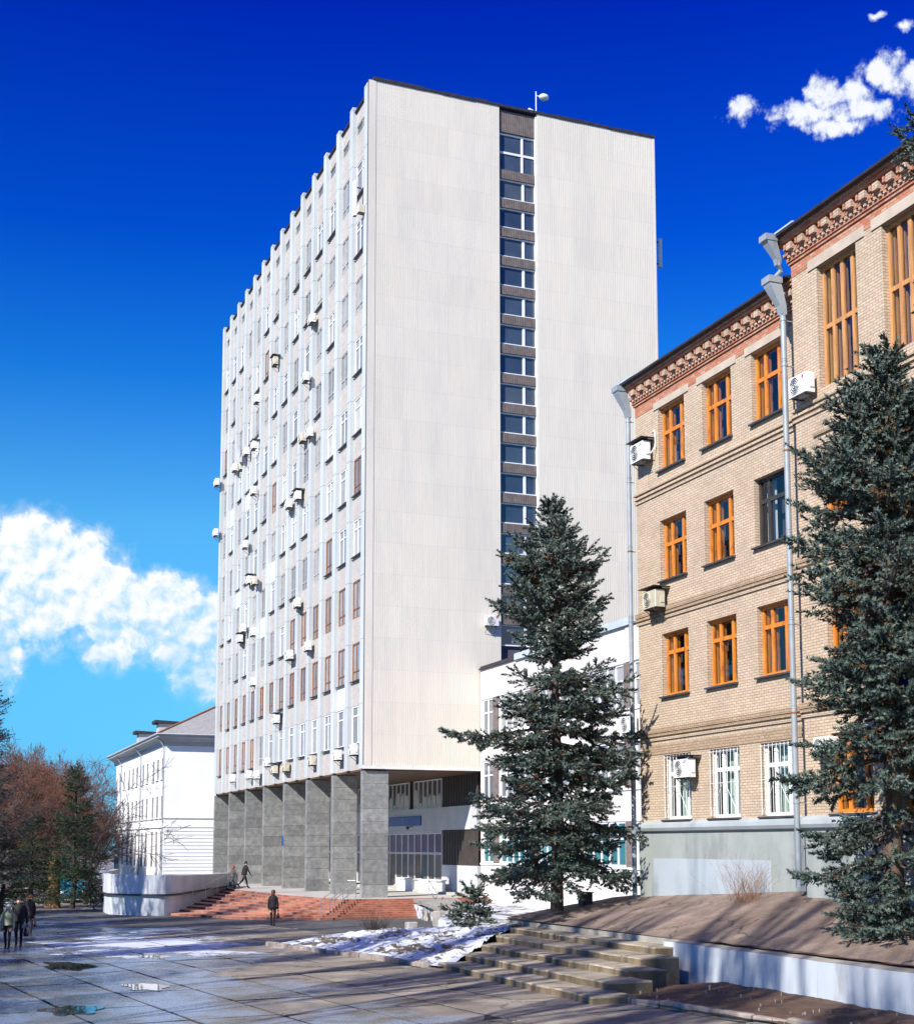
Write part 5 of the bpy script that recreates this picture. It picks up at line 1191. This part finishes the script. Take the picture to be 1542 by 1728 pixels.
# ================================================================== people
def loft(mb, rings, n=14):
    b = len(mb.v)
    for (cx, cy, cz, rx, ry) in rings:
        for k in range(n): t = 2*math.pi*k/n; mb.v.append((cx+rx*math.cos(t), cy+ry*math.sin(t), cz))
    for i in range(len(rings)-1):
        for k in range(n): j = (k+1) % n; mb.f.append((b+i*n+k, b+i*n+j, b+(i+1)*n+j, b+(i+1)*n+k)); mb.mi.append(mb.cur)
    for e, rv in ((0, True), (len(rings)-1, False)): mb.f.append(tuple(b+e*n+k for k in (reversed(range(n)) if rv else range(n)))); mb.mi.append(mb.cur)
    return mb
def person(loc, heading, label, h=1.7, stride=.0, arm=.0, top='black_cloth', legs='dark_jeans', hair='brown_hair', coat=.55, hat=None, group=None, lean=0, female=False, elbow=.2):
    """faces local -y; stride in radians; coat = hem height as a fraction of stature"""
    o = E('person', loc, heading); T(o, label, 'person', group); s = h/1.75
    j = {}; sw = .19 if not female else .165
    j['pel'] = (0, 0, .95); j['bel'] = (0, -.01-lean*.3, 1.1); j['che'] = (0, -lean*.7, 1.3); j['nec'] = (0, -lean, 1.47); j['hea'] = (0, -lean-.02, 1.56); j['top'] = (0, -lean-.02, 1.68)
    lab = {'pel': 1, 'bel': 0, 'che': 0, 'nec': 2, 'hea': 2, 'top': 2}; rad = {'pel': .15, 'bel': .14, 'che': .165, 'nec': .06, 'hea': .095, 'top': .075}
    ed = [('pel', 'bel'), ('bel', 'che'), ('che', 'nec'), ('nec', 'hea'), ('hea', 'top')]
    for sd_, nm in ((1, 'L'), (-1, 'R')):
        a = stride*sd_; kn = abs(stride)*.5+(.55*abs(stride) if sd_*stride < 0 else 0)
        hx = .095*sd_; hp = Vector((hx, 0, .90)); kn_p = hp+Vector((0, -math.sin(a), -math.cos(a)))*.43; a2 = a-kn; an = kn_p+Vector((0, -math.sin(a2), -math.cos(a2)))*.42
        for k_, p_, r_, l_ in (('hip', hp, .098, 1), ('kne', kn_p, .062, 1), ('ank', an, .045, 1), ('toe', an+Vector((0, -.17, -.055 if a2 > -.3 else -.12)), .042, 3)): j[k_+nm] = tuple(p_); rad[k_+nm] = r_; lab[k_+nm] = l_
        ed += [('pel', 'hip'+nm), ('hip'+nm, 'kne'+nm), ('kne'+nm, 'ank'+nm), ('ank'+nm, 'toe'+nm)]
        b = -arm*sd_; sh = Vector((sw*sd_, -lean*.9, 1.40)); el = sh+Vector((.05*sd_, -math.sin(b)*.28, -math.cos(b)*.28)); b2 = b+elbow; wr_ = el+Vector((.015*sd_, -math.sin(b2)*.25, -math.cos(b2)*.25)); ha = wr_+Vector((0, -math.sin(b2)*.09, -math.cos(b2)*.09))
        for k_, p_, r_, l_ in (('sho', sh, .075, 0), ('elb', el, .055, 0), ('wri', wr_, .042, 0), ('han', ha, .038, 2)): j[k_+nm] = tuple(p_); rad[k_+nm] = r_; lab[k_+nm] = l_
        ed += [('che', 'sho'+nm), ('sho'+nm, 'elb'+nm), ('elb'+nm, 'wri'+nm), ('wri'+nm, 'han'+nm)]
    ks = list(j); me = bpy.data.meshes.new('sk'); me.from_pydata([tuple(c*s for c in j[k]) for k in ks], [(ks.index(a), ks.index(b)) for a, b in ed], [])
    ob = bpy.data.objects.new('sk', me); COL.objects.link(ob); md = ob.modifiers.new('s', 'SKIN'); md.branch_smoothing = .4
    for i, k in enumerate(ks):
        sv = me.skin_vertices[0].data[i]; sv.radius = (rad[k]*s, rad[k]*s*(.78 if k in ('che', 'bel', 'pel') else 1)); sv.use_root = (k == 'pel')
    ob.modifiers.new('u', 'SUBSURF').levels = 2
    dg = bpy.context.evaluated_depsgraph_get(); ev = ob.evaluated_get(dg); bm_ = bpy.data.meshes.new_from_object(ev); bpy.data.objects.remove(ob)
    V = [tuple(v.co) for v in bm_.vertices]; F = [tuple(p.vertices) for p in bm_.polygons]
    jp = np.array([j[k] for k in ks])*s; jl = [lab[k] for k in ks]; mi = []
    for f in F: c = np.mean([V[i] for i in f], 0); mi.append(jl[int(np.argmin(((jp-c)**2).sum(1)))])
    mb = MB(); mb.v = V; mb.f = F; mb.mi = mi
    mb.cur = 2
    for nm, sd_ in (('L', 1), ('R', -1)):       # fingers and thumb
        hb = Vector(j['han'+nm])*s; wv = Vector(j['wri'+nm])*s; d = (hb-wv).normalized()
        for q, ln in enumerate((.075, .085, .08, .062)):
            of = Vector((0, (q-1.5)*.020, 0)); mb.tube([hb+of-d*.01, hb+of+d*ln*.55, hb+of+d*ln*.9+Vector((-sd_*.03, 0, 0))], [.010, .009, .006], 5)
        mb.tube([wv.lerp(hb, .55)+Vector((0, -.03, 0)), hb+Vector((-.01*sd_, -.055, -.0)), hb+d*.04+Vector((-.02*sd_, -.06, 0))], [.011, .010, .007], 5)
    hc = Vector(j['hea'])*s+Vector((0, 0, .05*s))
    mb.tube([hc+Vector((0, -.088, .01)), hc+Vector((0, -.118, -.025)), hc+Vector((0, -.09, -.035))], [.008, .014, .010], 6)   # nose
    for sd_ in (1, -1): mb.sphere((hc.x+.092*sd_, hc.y+.01, hc.z-.01), (.012, .022, .034), 6, 5)
    body = mb.build('body', [top, legs, 'skin', 'black_leather'], o, smooth=True)
    mb = MB()
    for sd_ in (1, -1): mb.sphere((hc.x+.034*sd_, hc.y-.088, hc.z+.015), (.013, .008, .009), 6, 5)
    mb.box(hc.x-.025, hc.x+.025, hc.y-.098, hc.y-.085, hc.z-.062, hc.z-.054).build('face_features', 'black_leather', body)
    hem = coat*1.75; fl = .20 if female else .185
    rings = [(0, 0, hem, fl+.03*(coat < .5), .16+.05*abs(stride)), (0, -.0, .95, .19, .145), (0, -.01-lean*.3, 1.12, .165 if female else .18, .135), (0, -lean*.7, 1.30, .205, .145), (0, -lean*.85, 1.40, .20, .125), (0, -lean, 1.475, .095, .085), (0, -lean, 1.50, .075, .07)]
    loft(MB(), [tuple(c*s for c in r_) for r_ in rings]).build('coat', top, body, smooth=True)
    mb = MB(); mb.sphere((hc.x, hc.y+.022, hc.z+.035), (.108, .112, .105), 14, 9)
    if female: mb.sphere((hc.x, hc.y+.07, hc.z-.06), (.095, .06, .11), 10, 7)
    mb.build('hat' if hat else 'hair', hat or hair, body, smooth=True)
    return o, {k: Vector(v)*s for k, v in j.items()}
def bag(loc, rz, label, mat, w=.32, h=.24, d=.12):
    o = E('handbag', loc, rz); T(o, label, 'bag')
    loft(MB(), [(0, 0, 0, w*.5, d*.5), (0, 0, h*.5, w*.52, d*.55), (0, 0, h*.9, w*.40, d*.35), (0, 0, h, w*.36, d*.2)], 12).build('body', mat, o, smooth=True)
    MB().tube([(-w*.25, 0, h*.95), (-w*.2, 0, h*1.5), (0, 0, h*1.75), (w*.2, 0, h*1.5), (w*.25, 0, h*.95)], .012, 6).build('handle', mat, o)
def hold(pj, key, o, dz=-.5):
    m = Matrix.Translation(o.location) @ Matrix.Rotation(o.rotation_euler.z, 4, 'Z'); p = m @ pj[key]; return (p.x, p.y, p.z+dz)
o, pj = person((15.36, 63.6, -.02), R(180-25), 'person in a long black coat walking away, before the red steps', 1.66, .16, .12, 'black_cloth', 'black_cloth', 'brown_hair', .46, female=True)
bag(hold(pj, 'hanR', o, -.42), R(60), 'small plum handbag carried by the walker before the red steps', 'plum_leather', .26, .22, .12)
o, pj = person((19.45, 88.4, .92), R(100), 'person in a dark jacket climbing onto the platform, right of a pair', 1.78, .42, .35, 'black_cloth', 'dark_jeans', 'black_leather', .50, lean=.07, group='pair on the red steps')
o, pj = person((18.55, 87.9, .80), R(105), 'red-haired person in a short dark jacket with a bag, left of a pair', 1.64, .45, .25, 'grey_cloth', 'teal_jeans', 'red_hair', .56, lean=.06, female=True, group='pair on the red steps')
bag(hold(pj, 'hanL', o, -.40), R(100), 'black bag carried by the red-haired person on the steps', 'black_leather', .34, .24, .14)
o, pj = person((3.0, 52.9, -.02), R(-15), 'person in a cream jacket and pale hat at the left edge', 1.62, .18, .15, 'cream_cloth', 'black_cloth', 'brown_hair', .52, hat='pale_hat', female=True)
o, pj = person((3.42, 53.4, -.02), R(-10), 'tall person in a black hooded jacket at the left edge', 1.86, .2, .15, 'black_cloth', 'black_cloth', 'black_leather', .50, hat='black_cloth')
bag(hold(pj, 'hanL', o, -.42), R(70), 'large black handbag carried by the walkers at the left edge', 'black_leather', .42, .30, .18)
o, pj = person((4.3, 60.8, -.02), R(-8), 'person with reddish hair and long black coat walking at the left', 1.68, .2, .12, 'black_cloth', 'black_cloth', 'red_hair', .40, female=True)
bag(hold(pj, 'hanL', o, -.42), R(70), 'small plum handbag carried by the red-haired walker at the left', 'plum_leather', .28, .24, .13)
o, pj = person((9.55, 80.5, -.03), R(100), 'dark figure striding past the end of the white parapet', 1.7, .45, .3, 'black_cloth', 'dark_jeans', 'black_leather', .50)
